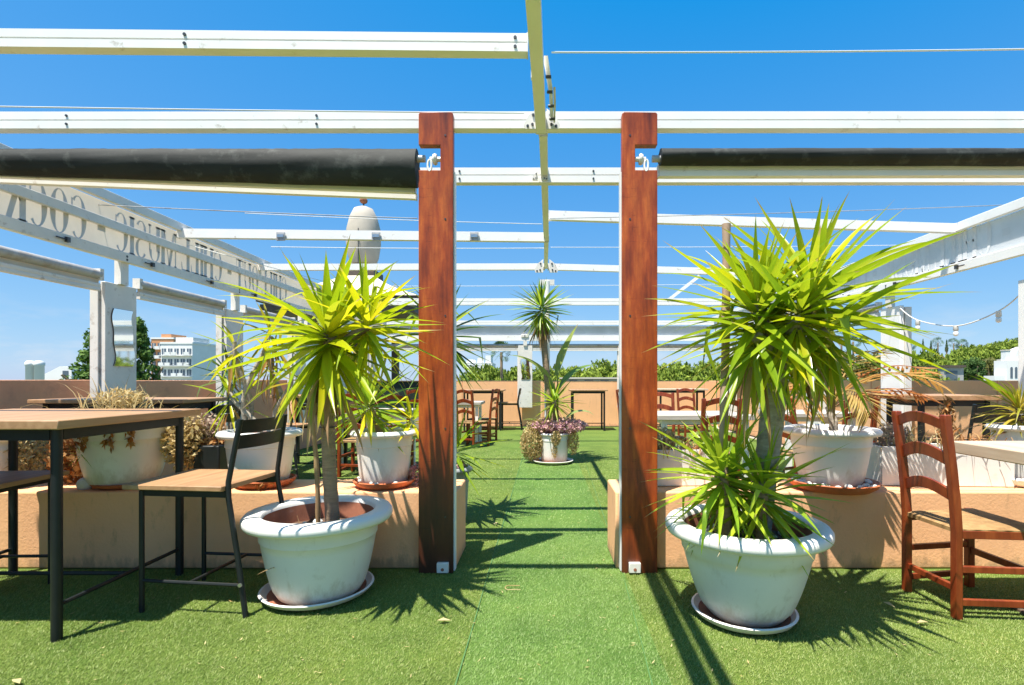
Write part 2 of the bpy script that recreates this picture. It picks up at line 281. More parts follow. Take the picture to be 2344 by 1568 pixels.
# ------------------------------------------------------------------ mesh helpers
class MB:
    def __init__(s): s.v = []; s.f = []
    def add(s, vs, fs):
        k = len(s.v); s.v += [tuple(p) for p in vs]; s.f += [tuple(i+k for i in q) for q in fs]; return s
    def box(s, x0, x1, y0, y1, z0, z1, M_=None):
        vs = [Vector((x, y, z)) for z in (z0, z1) for y in (y0, y1) for x in (x0, x1)]
        if M_: vs = [M_ @ p for p in vs]
        return s.add(vs, [(0, 2, 3, 1), (4, 5, 7, 6), (0, 1, 5, 4), (2, 6, 7, 3), (0, 4, 6, 2), (1, 3, 7, 5)])
    def tube(s, pts, r, n=10, cap=True):
        pts = [Vector(p) for p in pts]; rs = r if isinstance(r, (list, tuple)) else [r]*len(pts)
        rings = []; prev = None
        for i, p in enumerate(pts):
            d = (pts[min(i+1, len(pts)-1)]-pts[max(i-1, 0)]).normalized()
            u = prev-d*prev.dot(d) if prev else d.orthogonal()
            if u.length < 1e-6: u = d.orthogonal()
            u.normalize(); prev = u; v = d.cross(u)
            rings.append([p+(u*math.cos(a)+v*math.sin(a))*rs[i] for a in (2*PI*k/n for k in range(n))])
        vs = [q for g in rings for q in g]; fs = []
        for i in range(len(pts)-1):
            for k in range(n):
                a = i*n+k; b_ = i*n+(k+1) % n; fs.append((a, b_, b_+n, a+n))
        if cap: fs.append(tuple(reversed(range(n)))); fs.append(tuple(range((len(pts)-1)*n, len(pts)*n)))
        return s.add(vs, fs)
    def lathe(s, prof, n=40, c=(0, 0, 0), wob=None):
        vs = []; fs = []
        for (r, z) in prof:
            for k in range(n):
                a = 2*PI*k/n; rr = r*(1+(wob(a, z) if wob else 0))
                vs.append((c[0]+rr*math.cos(a), c[1]+rr*math.sin(a), c[2]+z))
        for i in range(len(prof)-1):
            for k in range(n):
                a = i*n+k; b_ = i*n+(k+1) % n; fs.append((a, b_, b_+n, a+n))
        return s.add(vs, fs)
    def prism(s, poly, axis_map, d0, d1):      # poly (a,b) outline extruded between d0 and d1
        nn = len(poly); vs = [axis_map(a, b_, d0) for a, b_ in poly]+[axis_map(a, b_, d1) for a, b_ in poly]
        fs = [tuple(range(nn)), tuple(reversed(range(nn, 2*nn)))]
        fs += [(i, i+nn, (i+1) % nn+nn, (i+1) % nn) for i in range(nn)]
        return s.add(vs, fs)
    def profile(s, prof, p0, p1, up=(0, 0, 1)): # cross-section (side, up) carried from p0 to p1
        p0 = Vector(p0); p1 = Vector(p1); d = (p1-p0).normalized(); u = d.cross(Vector(up)).normalized(); v = u.cross(d)
        nn = len(prof); vs = [p+u*a+v*b_ for p in (p0, p1) for a, b_ in prof]
        fs = [tuple(range(nn)), tuple(reversed(range(nn, 2*nn)))]+[(i, i+nn, (i+1) % nn+nn, (i+1) % nn) for i in range(nn)]
        return s.add(vs, fs)
    def bar(s, pts, wx, wy):                    # upright member of rectangular section through points
        vs = []; fs = []
        for p in pts:
            x, y, z = p; vs += [(x-wx, y-wy, z), (x+wx, y-wy, z), (x+wx, y+wy, z), (x-wx, y+wy, z)]
        for i in range(len(pts)-1):
            for k in range(4): a = 4*i+k; b_ = 4*i+(k+1) % 4; fs.append((a, b_, b_+4, a+4))
        e = 4*(len(pts)-1); fs += [(3, 2, 1, 0), (e, e+1, e+2, e+3)]
        return s.add(vs, fs)
    def mesh(s, name, smooth=None):
        me = bpy.data.meshes.new(name); me.from_pydata(s.v, [], s.f)
        bm = bmesh.new(); bm.from_mesh(me); bmesh.ops.recalc_face_normals(bm, faces=bm.faces); bm.to_mesh(me); bm.free()
        if smooth is not None:
            me.shade_smooth(); me.set_sharp_from_angle(angle=R(smooth))
        me.update(); return me
def ob(name, mb, mat, parent=None, loc=None, smooth=40, bevel=0, rz=0):
    me = mb.mesh(name, smooth) if isinstance(mb, MB) else mb
    if not me.materials: me.materials.append(mat)
    o = bpy.data.objects.new(name, me); C.objects.link(o)
    if parent: o.parent = parent
    if loc is not None: o.location = loc
    o.rotation_euler.z = rz
    if bevel:
        bv = o.modifiers.new('bevel', 'BEVEL'); bv.width = bevel; bv.segments = 2; bv.limit_method = 'ANGLE'; bv.angle_limit = R(50)
    return o
def tag(o, label, cat=None, group=None, kind=None):
    if label: o['label'] = label
    if cat: o['category'] = cat
    if group: o['group'] = group
    if kind: o['kind'] = kind
    return o
def thing(name, label, cat, loc=(0, 0, 0), rz=0, group=None):
    o = bpy.data.objects.new(name, None); C.objects.link(o); o.location = loc; o.rotation_euler = (0, 0, rz)
    o.empty_display_size = .1
    return tag(o, label, cat, group)
KIDS = {}
def copy_tree(o, label=None, loc=None, rz=None, group=None, scale=None):
    def rec(a, par):
        c = a.copy(); C.objects.link(c); c.parent = par
        for ch in a.children: rec(ch, c)
        return c
    c = rec(o, o.parent)
    if label: c['label'] = label
    if group: c['group'] = group
    if loc is not None: c.location = loc
    if rz is not None: c.rotation_euler.z = rz
    if scale: c.scale = (scale,)*3
    return c

# ------------------------------------------------------------------ ground, turf, far terrain
g = MB(); g.add([(-3000, -400, -8), (3000, -400, -8), (3000, 4000, -8), (-3000, 4000, -8)], [(0, 1, 2, 3)])
tag(ob('ground', g, M['ground']), None, kind='structure')
g = MB(); g.box(-4.6, 4.75, -1.5, 14.1, -8.1, -.02); tag(ob('terrace_slab', g, M['terrace']), None, kind='structure')
g = MB(); nx, ny = 30, 45
vs_ = [(-4.2+8.5*i/nx, -1.2+14.7*j/ny, .004*noise.noise((i*.7, j*.7, 0))) for j in range(ny+1) for i in range(nx+1)]
g.add(vs_, [(j*(nx+1)+i, j*(nx+1)+i+1, (j+1)*(nx+1)+i+1, (j+1)*(nx+1)+i) for j in range(ny) for i in range(nx)])
turf = tag(ob('turf_floor', g, M['turf']), None, kind='structure')
# two seams in the turf and the pile itself
SEAMS = [((-.345, 2.0), (-.32, 8)), ((.50, 3.4), (.62, 8)), ((.42, 1.9), (.50, 3.4))]
for (x0, y0), (x1, y1) in SEAMS:
    sm = MB(); q = []
    for k in range(13):
        f = k/12; q += [(x0+(x1-x0)*f-.004+.004*rnd.random(), y0+(y1-y0)*f, .007), (x0+(x1-x0)*f+.004-.004*rnd.random(), y0+(y1-y0)*f, .007)]
    sm.add(q, [(2*k, 2*k+1, 2*k+3, 2*k+2) for k in range(12)]); ob('seam', sm, M['backing'], turf)
rg = np.random.default_rng(3)
def blades(n, y0, y1, h0, wd):
    Y = y0+(y1-y0)*rg.random(n)**.9
    X = (rg.random(n)*2-1)*np.minimum(4.1, Y*1.06)
    keep = np.ones(n, bool)
    for (a, b0), (c_, d0) in SEAMS:
        f = (Y-b0)/(d0-b0); keep &= ~((np.abs(X-(a+(c_-a)*f)) < .006) & (f > 0) & (f < 1) & (rg.random(n) < .55))
    keep &= ~((Y > 3.30) & (Y < 3.78) & (np.abs(X) > .55))
    X, Y = X[keep], Y[keep]; n = len(X)
    th = rg.random(n)*2*PI; h = h0*(.6+.7*rg.random(n)); l = h*(.5+.7*rg.random(n)); ph = rg.normal(.8, .9, n)
    P = np.zeros((n, 3, 3))
    P[:, 0] = np.stack([X-np.cos(th)*wd, Y-np.sin(th)*wd, np.full(n, .001)], 1)
    P[:, 1] = np.stack([X+np.cos(th)*wd, Y+np.sin(th)*wd, np.full(n, .001)], 1)
    P[:, 2] = np.stack([X+np.cos(ph)*l, Y+np.sin(ph)*l, h], 1)
    return P.reshape(-1, 3)
V_ = np.concatenate([blades(330000, 1.75, 4.2, .009, .0017), blades(90000, 4.2, 9.0, .010, .0035)])
me = bpy.data.meshes.new('turf_pile'); nf = len(V_)//3
me.vertices.add(len(V_)); me.vertices.foreach_set('co', V_.ravel().astype(np.float32))
me.loops.add(nf*3); me.loops.foreach_set('vertex_index', np.arange(nf*3, dtype=np.int32))
me.polygons.add(nf); me.polygons.foreach_set('loop_start', np.arange(0, nf*3, 3, dtype=np.int32)); me.polygons.foreach_set('loop_total', np.full(nf, 3, np.int32))
me.update(); me.validate()
tag(ob('turf_pile', me, M['blade']), 'short green artificial turf pile covering the terrace floor', 'turf', kind='stuff')

# hill on the right
g = MB(); nx, ny = 40, 24; vs_ = []
for j in range(ny+1):
    for i in range(nx+1):
        x = 20+260*i/nx; y = 55+190*j/ny
        a = max(0, 1-((x-175)/120)**2)*max(0, 1-((y-165)/95)**2)
        vs_.append((x, y, -8.3+15*a+1.2*noise.noise((x*.03, y*.03, 2))))
g.add(vs_, [(j*(nx+1)+i, j*(nx+1)+i+1, (j+1)*(nx+1)+i+1, (j+1)*(nx+1)+i) for j in range(ny) for i in range(nx)])
tag(ob('hill', g, M['hill']), None, kind='structure')
def hill_z(x, y):
    a = max(0, 1-((x-175)/120)**2)*max(0, 1-((y-165)/95)**2) if 20 < x < 280 and 55 < y < 245 else 0
    return -8.0+15*a

# ------------------------------------------------------------------ parapet and planter walls
def wall_with_panels(name, label, p0, p1, z1, th, plen, mat, off=0):
    p0 = Vector((*p0, 0)); p1 = Vector((*p1, 0)); L = (p1-p0).length; d = (p1-p0)/L
    t_ = thing(name, label, 'wall', p0, math.atan2(d.y, d.x))
    g = MB(); g.box(0, L, .012, th, 0, z1-.012); ob('core', g, mat, t_)
    x = off; k = 0
    while x < L-.02:
        e = min(L, x+plen); g = MB(); j = rnd.uniform(-.003, .003)
        g.box(x+.006, e-.006, j, th+.03, 0.002, z1+rnd.uniform(-.006, .004)); ob('panel', g, mat, t_, bevel=.006); x = e; k += 1
    return t_
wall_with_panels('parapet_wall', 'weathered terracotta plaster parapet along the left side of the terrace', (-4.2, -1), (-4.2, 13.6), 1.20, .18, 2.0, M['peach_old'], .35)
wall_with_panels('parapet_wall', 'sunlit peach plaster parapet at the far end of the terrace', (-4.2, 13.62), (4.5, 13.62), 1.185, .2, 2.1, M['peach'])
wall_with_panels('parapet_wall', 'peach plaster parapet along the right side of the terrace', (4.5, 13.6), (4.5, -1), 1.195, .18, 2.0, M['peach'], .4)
def planter(x0, x1, label):
    g = MB(); n_ = 24
    for k in range(1): g.box(x0, x1, 3.335, 3.76, 0, .49)
    return tag(ob('planter_wall', g, M['peach'], bevel=.012), label, 'wall')
planter(-4.0, -.555, 'low peach plaster ledge with potted plants left of the doorway')
planter(.46, 4.3, 'low peach plaster ledge with potted plants right of the doorway')

# ------------------------------------------------------------------ doorway posts
def door_post(x0, x1, notch, mat, label):
    t_ = thing('wooden_post', label, 'post', ((x0+x1)/2, 3.28, 0)); h = (x1-x0)/2
    zt = 2.865; na, nb = 2.66, 2.504; c_ = .028 if notch < 0 else -.028
    out = [(-h, 0), (h, 0), (h, zt-.01), (h-.012, zt), (-h+.012, zt), (-h, zt-.01)]
    if notch < 0: out = [(-h, 0), (h, 0), (h, zt-.01), (h-.012, zt), (-h+.01, zt-.003), (-h, zt-.012), (-h, na), (c_, na), (c_, nb), (-h, nb)]
    else: out = [(-h, 0), (h, 0), (h, nb), (c_, nb), (c_, na), (h, na), (h, zt-.012), (h-.01, zt-.003), (-h+.012, zt), (-h, zt-.01)]
    g = MB(); g.prism(out, lambda a, b_, d: (a, d, b_), -.025, .03); ob('board', g, mat, t_, bevel=.003)
    e = h if notch < 0 else -h; sg = 1 if notch < 0 else -1
    g = MB(); g.box(min(e, e+sg*.008)+sg*.0005, max(e, e+sg*.008)+sg*.0005, -.005, .052, .01, 2.5); ob('edge_trim', g, M['white_metal'], t_)
    g = MB(); cx = (c_-h)/2 if notch < 0 else (c_+h)/2; zc = 2.58
    g.lathe([(.0, -.012), (.030, -.012), (.036, .0), (.030, .012), (0, .012)], 16)
    g.v = [(cx+v[2]*sg*-1+(.03 if notch < 0 else -.03), v[1], zc+v[0]) for v in g.v]
    g.tube([(c_, 0, zc), (cx, 0, zc)], .016, 8)
    ob('bracket', g, M['old_metal'], t_)
    g = MB(); pts = [(cx+.012*math.sin(a), -.02, zc-.045+.035*math.cos(a)) for a in np.linspace(0, 2*PI, 17)]; g.tube(pts, .007, 6, False); ob('hook_ring', g, M['white_metal'], t_)
    for z in (.35, .9, 1.6, 2.2, 2.72):
        g = MB(); g.tube([(e*.55, -.0275, z), (e*.55, -.024, z)], .006, 8); ob('bolt', g, M['screw'], t_)
    return t_
door_post(-.774, -.560, -1, M['post_wood'], 'tall reddish brown wooden post left of the doorway, dark stain at its foot')
door_post(.489, .709, 1, M['post_wood2'], 'tall reddish brown wooden post right of the doorway')
for x, lab in ((-.62, 'small white junction box at the foot of the left doorway post'), (.565, 'small white junction box at the foot of the right doorway post')):
    t_ = thing('junction_box', lab, 'junction box', (x, 3.235, .012))
    g = MB(); g.box(-.036, .036, -.012, .017, 0, .062); ob('case', g, M['white'], t_, bevel=.004)
    g = MB(); g.tube([(0, -.014, .022), (0, -.011, .022)], .010, 10); ob('knockout', g, M['clay_in'], t_)

# ------------------------------------------------------------------ pergola
GP = 'white pergola beams'
def beam(label, p0, p1, wd=.07, ht=.09, mat='white_metal', groove=True, name='pergola_beam', group=GP, bolts=()):
    p0 = Vector(p0); p1 = Vector(p1); t_ = thing(name, label, 'beam', p0, 0, group)
    a, b_ = wd/2, ht/2
    prof = [(-a, -b_), (a, -b_), (a, -.004), (a-.008, -.002), (a-.008, .002), (a, .004), (a, b_), (-a, b_)] if groove else [(-a, -b_), (a, -b_), (a, b_), (-a, b_)]
    g = MB(); g.profile(prof, (0, 0, 0), p1-p0); ob('rail', g, M[mat], t_, smooth=20)
    d = p1-p0; s = d.normalized().cross(Vector((0, 0, 1)))
    for e in (0, 1):
        g = MB(); q0 = (d.normalized()*(-.004 if e == 0 else d.length-.001)); g.profile([(-a-.003, -b_-.003), (a+.003, -b_-.003), (a+.003, b_+.003), (-a-.003, b_+.003)], q0, q0+d.normalized()*.006); ob('end_cap', g, M['old_metal'], t_)
    for f in bolts:
        for zz in (-.25, .25):
            g = MB(); q = d*f+s*(a)+Vector((0, 0, ht*zz)); g.tube([q-s*.002, q+s*.006], .008, 8); ob('bolt', g, M['screw'], t_)
    return t_
S1 = Vector((0, 1, 0))
# transverse beams: groove on the camera side (cross product side is -Y for +X direction)
beam('white pergola beam highest in view, ending at the centre rail', Vector((-3.86, 2.58, 2.878)), at(1206, 106, 2.58), .06, .088, bolts=(.05, .56, .985))
beam('white pergola beam across the tops of both wooden posts', Vector((-3.86, 3.40, at(0, 281, 3.4).z)), Vector((4.16, 3.40, at(0, 280, 3.4).z)), .07, .108, bolts=(.1, .3, .9))
beam('white pergola beam just above head height seen between the wooden posts', Vector((-3.86, 4.12, at(0, 405, 4.12).z)), Vector((4.16, 4.12, at(0, 404, 4.12).z)), .07, .115, bolts=(.4, .53))
beam('white pergola beam between left valance and centre rail', at(409, 535, 5.6), at(1246, 544, 5.6), .06, .095, groove=False)
beam('white pergola beam behind the large right yucca, from centre rail to right valance', at(1256, 494, 5.3), at(2200, 524, 5.3), .06, .09, groove=False)
beam('white pergola beam left of centre rail, crossing behind the stone-like finial', at(590, 612, 7.2), at(1246, 611, 7.2), .06, .085, groove=False)
beam('white pergola beam right of centre rail above the tall centre yucca', at(1254, 611, 7.2), at(1905, 629, 7.2), .06, .085, groove=False)
beam('white pergola beam crossing behind the head of the tall centre yucca', at(690, 691, 9.6), at(1800, 691, 9.6), .07, .12)
beam('farthest white pergola beam above the end valance', at(830, 739, 13.35), at(1690, 739, 13.35), .08, .11)
beam('slim white diagonal pergola strut behind right wooden post', at(1600, 632, 8.9), at(1528, 688, 8.9), .05, .05, groove=False)
for k, (x, w_) in enumerate(((642, 'left'), (860, 'middle'), (1085, 'right'))):
    t_ = thing('beam_clip', 'small grey clip on the beam behind the finial, %s of three' % w_, 'clip', at(x, 541, 5.55), 0, 'grey beam clips')
    g = MB(); g.box(-.045, .045, -.004, .012, -.045, .045); ob('plate', g, M['pipe'], t_, bevel=.003)
    g = MB(); g.box(-.035, .035, -.012, -.0045, -.012, .02); ob('latch', g, M['steel'], t_)
# centre rails
beam('white centre rail overhead with grooved underside, nearest piece', Vector((-.075, .6, 2.72)), at(1238, 288, 3.36), .062, .10, groove=False, group='centre rails')
beam('white centre rail between the wooden posts, second piece', at(1243, 300, 3.46), at(1250, 545, 5.7), .055, .07, groove=False, group='centre rails')
beam('slim white centre rail farthest piece above centre yucca', at(1250, 548, 5.72), at(1249, 610, 7.25), .05, .06, groove=False, group='centre rails')
ur = beam('upper white awning rail above the nearest centre rail', Vector((-.075, .6, 3.12)), at(1221, 45, 2.98), .05, .06, groove=False, group='centre rails')
for yy in (.5, 2.25):
    g = MB(); g.box(-.012+yy*.009, .012+yy*.009, yy-.015, yy+.015, -.34+.025*yy, -.028); ob('hanger', g, M['white_metal'], ur)
# white pole in the middle
t_ = thing('pergola_pole', 'slim white pole behind the tall centre yucca', 'pole', (.06, 8.05, 0))
g = MB(); g.tube([(0, 0, 0), (0, 0, 2.72)], .042, 14); ob('shaft', g, M['white_metal'], t_)
g = MB(); g.box(-.09, .09, -.09, .09, 0, .012); ob('base_plate', g, M['white_metal'], t_)
g = MB(); g.box(-.11, .11, -.02, .02, 2.66, 2.74); ob('bracket', g, M['old_metal'], t_)
# joint brackets
def joint(label, c, s=1.0, crank=False):
    t_ = thing('joint_bracket', label, 'bracket', c)
    for sx_ in (-1, 1):
        g = MB(); poly = [(.03, -.055), (.105, -.055), (.115, -.03), (.085, .03), (.03, .075)]
        g.prism([(a*sx_*s, b_*s) for a, b_ in poly], lambda a, b_, d: (a, d, b_), -.006, .006); ob('plate', g, M['old_metal'], t_)
        for q in ((.06, -.03), (.09, -.04), (.055, .03)):
            g = MB(); g.tube([(q[0]*sx_*s, -.016, q[1]*s), (q[0]*sx_*s, -.004, q[1]*s)], .009*s, 6); ob('bolt', g, M['screw'], t_)
    if crank:
        g = MB(); g.bar([(.062, -.04, -.01), (.052, -.30, .018), (.022, -.58, .035)], .010, .03); ob('folding_arm', g, M['white_metal'], t_)
        g = MB(); g.bar([(.078, -.03, -.02), (.078, -.18, .0), (.072, -.34, .012)], .006, .02); ob('arm_link', g, M['old_metal'], t_)
        for k in range(4): g = MB(); g.tube([(.045-.008*k, -.08-.13*k, -.03+.012*k), (.082-.01*k, -.08-.13*k, -.03+.012*k)], .009, 8); ob('pivot', g, M['screw'], t_)
    return t_
joint('metal bracket with folding arm where centre rail meets the post-top beam', at(1240, 276, 3.335), 1.0, True)
joint('small metal bracket where centre rail meets the beam above centre yucca', at(1250, 611, 7.14), 1.4)
joint('small metal bracket on beam between the posts below the centre rail', at(1236, 404, 4.06), .55)
# side valances
def glyph(ch, W=1.0, H=1.0):
    """serif capital as list of outlines (closed polygons, width W, height H)"""
    T, t0, s = .30*W, .08*W, .05*H
    def stem(x, a=0, b_=H, w_=T): return [[(x, a), (x+w_, a), (x+w_, b_), (x, b_)], [(x-.08*W, a), (x+w_+.08*W, a), (x+w_+.08*W, a+s), (x-.08*W, a+s)], [(x-.08*W, b_-s), (x+w_+.08*W, b_-s), (x+w_+.08*W, b_), (x-.08*W, b_)]]
    def arc(a0, a1, cx=.5*W, cy=.5*H, rx=.5*W, ry=.5*H, n=18, th=T, thin=t0):
        o_, i_ = [], []
        for k in range(n+1):
            a = a0+(a1-a0)*k/n; ca, sa = math.cos(a), math.sin(a); wd = thin+(th-thin)*abs(ca)**1.5
            o_.append((cx+rx*ca, cy+ry*sa)); i_.append((cx+(rx-wd)*ca, cy+(ry-wd*.6)*sa))
        return [[o_[k], o_[k+1], i_[k+1], i_[k]] for k in range(n)]
    def diag(x0, y0, x1, y1, w_): return [[(x0, y0), (x0+w_, y0), (x1+w_, y1), (x1, y1)]]
    if ch == 'C': return arc(R(50), R(310), th=T)+[[(W*.80, H*.66), (W*.88, H*.66), (W*.88, H*.92), (W*.80, H*.90)]]
    if ch == 'O': return arc(0, 2*PI, n=28)
    if ch == 'I': return stem(.0, w_=T)
    if ch == 'L': return stem(.05*W)+[[(.25*W, 0), (.8*W, 0), (.86*W, .25*H), (.80*W, .25*H), (.72*W, s), (.25*W, s)]]
    if ch == 'H': return stem(.02*W)+stem(.72*W)+[[(.2*W, .47*H), (.8*W, .47*H), (.8*W, .53*H), (.2*W, .53*H)]]
    if ch == 'K': return stem(.02*W)+diag(.24*W, .42*H, .82*W, H, .08*W)+diag(.68*W, 0, .34*W, .58*H, .26*W)
    if ch == 'M': return stem(.0, w_=.10*W)+stem(1.0*W)+diag(.50*W, 0, .06*W, H, .22*W)+diag(.55*W, 0, 1.0*W, H, .08*W)
    if ch == 'U': return stem(0, .3*H)[0:1]+stem(0, .3*H)[2:3]+stem(.78*W, .3*H, w_=.1*W)[0:1]+stem(.78*W, .3*H, w_=.1*W)[2:3]+arc(PI, 2*PI, .44*W, .32*H, .44*W, .32*H, 12, .2*W, .06*W)
    if ch == 'S': return arc(R(30), R(270), .45*W, .74*H, .40*W, .26*H, 14, .2*W, .10*W)+arc(R(-150), R(90), .45*W, .25*H, .43*W, .26*H, 14, .22*W, .10*W)
    if ch == 'T': return stem(.36*W)+[[(0, H-s), (.96*W, H-s), (.96*W, H), (0, H)], [(0, H-.25*H), (.05*W, H-.25*H), (.1*W, H), (0, H)], [(.9*W, H), (.91*W, .75*H), (.96*W, .75*H), (.96*W, H)]]
    if ch == '-': return [[(.1*W, .36*H), (.6*W, .36*H), (.6*W, .54*H), (.1*W, .54*H)]]
    return []
ADV = {'C': 1.02, 'O': 1.12, 'I': .44, 'L': .92, 'H': 1.1, 'K': 1.08, 'M': 1.42, 'U': 1.06, 'S': .98, 'T': 1.06, '-': .85, ' ': .42}
def lettering(parent, text, start, sign, x, z0, W, H, mat):
    """letters along Y (sign = reading direction) lying on the valance cloth"""
    p = start
    for ch in text:
        gl = glyph(ch, W, H)
        if gl:
            g = MB()
            for poly in gl: g.add([(x, p+sign*a, z0+b_) for a, b_ in poly], [tuple(range(len(poly)))])
            ob('letter', g, mat, parent, smooth=None)
        p += sign*ADV[ch]*W
    return p
def side_valance(label, x, inward, y0, y1, mat, tmat, text, start, sign, zt=2.80, zt2=2.74):
    t_ = thing('sign_valance', label, 'valance', (0, 0, 0))
    g = MB(); n_ = 60
    for k in range(n_+1):
        y = y0+(y1-y0)*k/n_; z1 = zt+(zt2-zt)*k/n_
        g.v += [(x+.0008*math.sin(y*7), y, 2.30), (x+.0008*math.sin(y*5+1), y, z1)]
    g.f = [(2*k, 2*k+2, 2*k+3, 2*k+1) for k in range(n_)]
    ob('cloth', g, mat, t_)
    i = inward
    for nm, za, zb, wd, q in (('top_rail', 2.80, 2.885, .05, .035), ('middle_rail', 2.555, 2.635, .035, .03), ('bottom_rail', 2.285, 2.375, .05, .035)):
        if nm == 'middle_rail' and tmat is M['text_pale']: continue
        g = MB(); dz = (zt2-zt if nm == 'top_rail' else 0); h = (zb-za)/2
        g.profile([(-wd/2, -h), (wd/2, -h), (wd/2, h), (-wd/2, h)], (x+i*q, y0, (za+zb)/2+(zt-2.80 if nm == 'top_rail' else 0)), (x+i*q, y1, (za+zb)/2+dz+(zt-2.80 if nm == 'top_rail' else 0)))
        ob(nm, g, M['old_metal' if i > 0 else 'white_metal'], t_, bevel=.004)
    lettering(t_, text, start, sign, x+i*.003, 2.385, .165, .36, tmat)
    y = y0+.4
    while y < y1-.3:                # small fittings along the rails
        g = MB(); g.box(x+i*.062, x+i*.085, y-.015, y+.015, 2.31, 2.35); g.tube([(x+i*.075, y-.10, 2.33), (x+i*.075, y+.02, 2.33)], .006, 6); ob('fitting', g, M['screw'], t_); y += .92
    return t_
side_valance('cream valance with mirrored grey lettering along the left side', -3.9, 1, 2.9, 12.9, M['valance'], M['text'], 'CHILL OUT - CHILL MUSIC - COCK', 7.97, -1)
side_valance('white valance with faint lettering along the right side', 4.2, -1, 3.0, 12.9, M['valance_white'], M['text_pale'], 'CHILL OUT - CHILL MUSIC - COCK', 3.3, 1, 2.70, 2.66)
# end valance at far side
t_ = thing('end_valance', 'pale grey valance under the farthest pergola beam', 'valance', (0, 13.4, 0))
g = MB(); g.box(-4, 4.2, -.004, .004, 2.32, 2.58); ob('cloth', g, M['valance_white'], t_)
g = MB(); g.box(-4, 4.2, -.05, .03, 2.20, 2.345); ob('bottom_rail', g, M['white_metal'], t_)
# roller tubes and blind rails
def roller(label, p0, p1, r=.042, gr='roller tubes under the valances'):
    p0 = Vector(p0); p1 = Vector(p1); t_ = thing('blind_roller', label, 'blind roller', p0, 0, gr); d = p1-p0
    g = MB(); g.tube([Vector(), d], r, 14); ob('tube', g, M['pipe'], t_)
    g = MB(); q = Vector((0, 0, -.115)); g.profile([(-.02, -.03), (.02, -.03), (.024, -.008), (.02, 0), (.024, .008), (.02, .035), (-.02, .035)], q, q+d); ob('bottom_bar', g, M['old_metal'], t_)
    g = MB(); q = Vector((0, 0, -.055)); g.profile([(-.004, -.03), (.004, -.03), (.004, .03), (-.004, .03)], q, q+d); ob('blind_cloth', g, M['valance'], t_)
    for e in (Vector(), d):
        dn = d.normalized(); g = MB(); g.box(e.x-.035, e.x+.035, e.y-.02, e.y+.02, -.05, .05); ob('bracket', g, M['old_metal'], t_)
    return t_
LY = [4.85, 6.64, 8.44, 10.24, 12.04]; RY = [4.46, 6.35, 8.2, 10.05, 11.9]
roller('grey roller tube under the left valance, nearest one', (-3.92, 2.95, 2.13), (-3.92, 4.62, 2.13))
for k, w_ in enumerate(('second', 'third', 'fourth', 'farthest')):
    roller('grey roller tube under the left valance, %s from the front' % w_, (-3.92, LY[k]+.22, 2.13), (-3.92, LY[k+1]-.22, 2.13))
roller('grey roller tube under the right valance behind the large yucca', (4.22, RY[1]+.25, 2.13), (4.22, RY[2]-.22, 2.13))
roller('long grey roller tube below the far end valance', (-4.0, 13.42, 2.09), (4.1, 13.42, 2.09), .035)
def side_post(label, x, y, inward, mirror=None, facing='x'):
    t_ = thing('pergola_post', label, 'post', (x, y, 0), 0 if facing == 'x' else (-PI/2), 'white board posts along the parapets')
    i = inward
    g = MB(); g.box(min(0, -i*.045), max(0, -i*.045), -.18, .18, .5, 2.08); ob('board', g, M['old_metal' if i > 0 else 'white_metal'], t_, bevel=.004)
    g = MB(); g.box(min(-i*.05, -i*.12), max(-i*.05, -i*.12), -.20, -.10, .5, 2.06); ob('upright', g, M['old_metal'], t_)
    g = MB(); g.box(-.03, .03, -.045, .045, 2.08, 2.30); ob('stem', g, M['old_metal'], t_)
    g = MB(); g.box(min(0, i*.05), max(0, i*.05), -.10, .09, 2.29, 2.37); ob('bracket', g, M['old_metal'], t_, bevel=.008)
    for k in range(2):
        g = MB(); g.tube([(i*.05, -.01, 2.31+.03*k), (i*.062, -.01, 2.31+.03*k)], .012, 8); ob('bolt', g, M['screw'], t_)
    for (yy, zz) in ((-.12, .62), (.1, .9)):
        g = MB(); g.tube([(0, yy, zz), (i*.004, yy, zz)], .007, 8); ob('bolt', g, M['screw'], t_)
    return t_
for k, (y, w_) in enumerate(zip(LY, ('nearest one', 'second one', 'third one', 'fourth one', 'farthest one'))):
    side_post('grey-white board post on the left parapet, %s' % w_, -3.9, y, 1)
for k, (y, w_) in enumerate(zip(RY, ('nearest at the picture edge', 'beside the string lights', 'third one', 'fourth one', 'farthest one'))):
    side_post('white board post on the right parapet, %s' % w_, 4.2, y, -1)
side_post('white board post on the far parapet left of the tall centre yucca', -.46, 13.38, 1, facing='y')
side_post('white board post on the far parapet beside the right wooden post', 2.1, 13.38, 1, facing='y')
side_post('white board post on the far parapet near the left corner', -3.0, 13.38, 1, facing='y')
def wavy_mirror(label, loc, rz, w_=.25, h=.52):
    t_ = thing('wavy_mirror', label, 'mirror', loc, rz, 'wavy mirrors on the posts')
    L_, R_ = [], []
    for k in range(21):
        f = k/20; s = math.sin(f*2*PI*1.0)*.016+math.sin(f*4*PI)*.01
        L_.append((-w_/2+s+.02, f*h)); R_.append((w_/2+s-.01, f*h))
    poly = L_+R_[::-1]
    g = MB(); g.prism(poly, lambda a, b_, d: (d, a, b_), .004, .009); ob('glass', g, M['mirror'], t_, smooth=None)
    g = MB(); g.prism([(a*1.04, b_*1.0+.001) for a, b_ in poly], lambda a, b_, d: (d, a, b_), .001, .0035); ob('backing', g, M['dark_wood'], t_, smooth=None)
    return t_
wavy_mirror('wavy-edged mirror on the nearest left board post', (-3.898, 4.86, 1.33), 0)
wavy_mirror('wavy-edged mirror on the far board post near the centre yucca', (-.46, 13.376, 1.22), -PI/2, .24, .52)

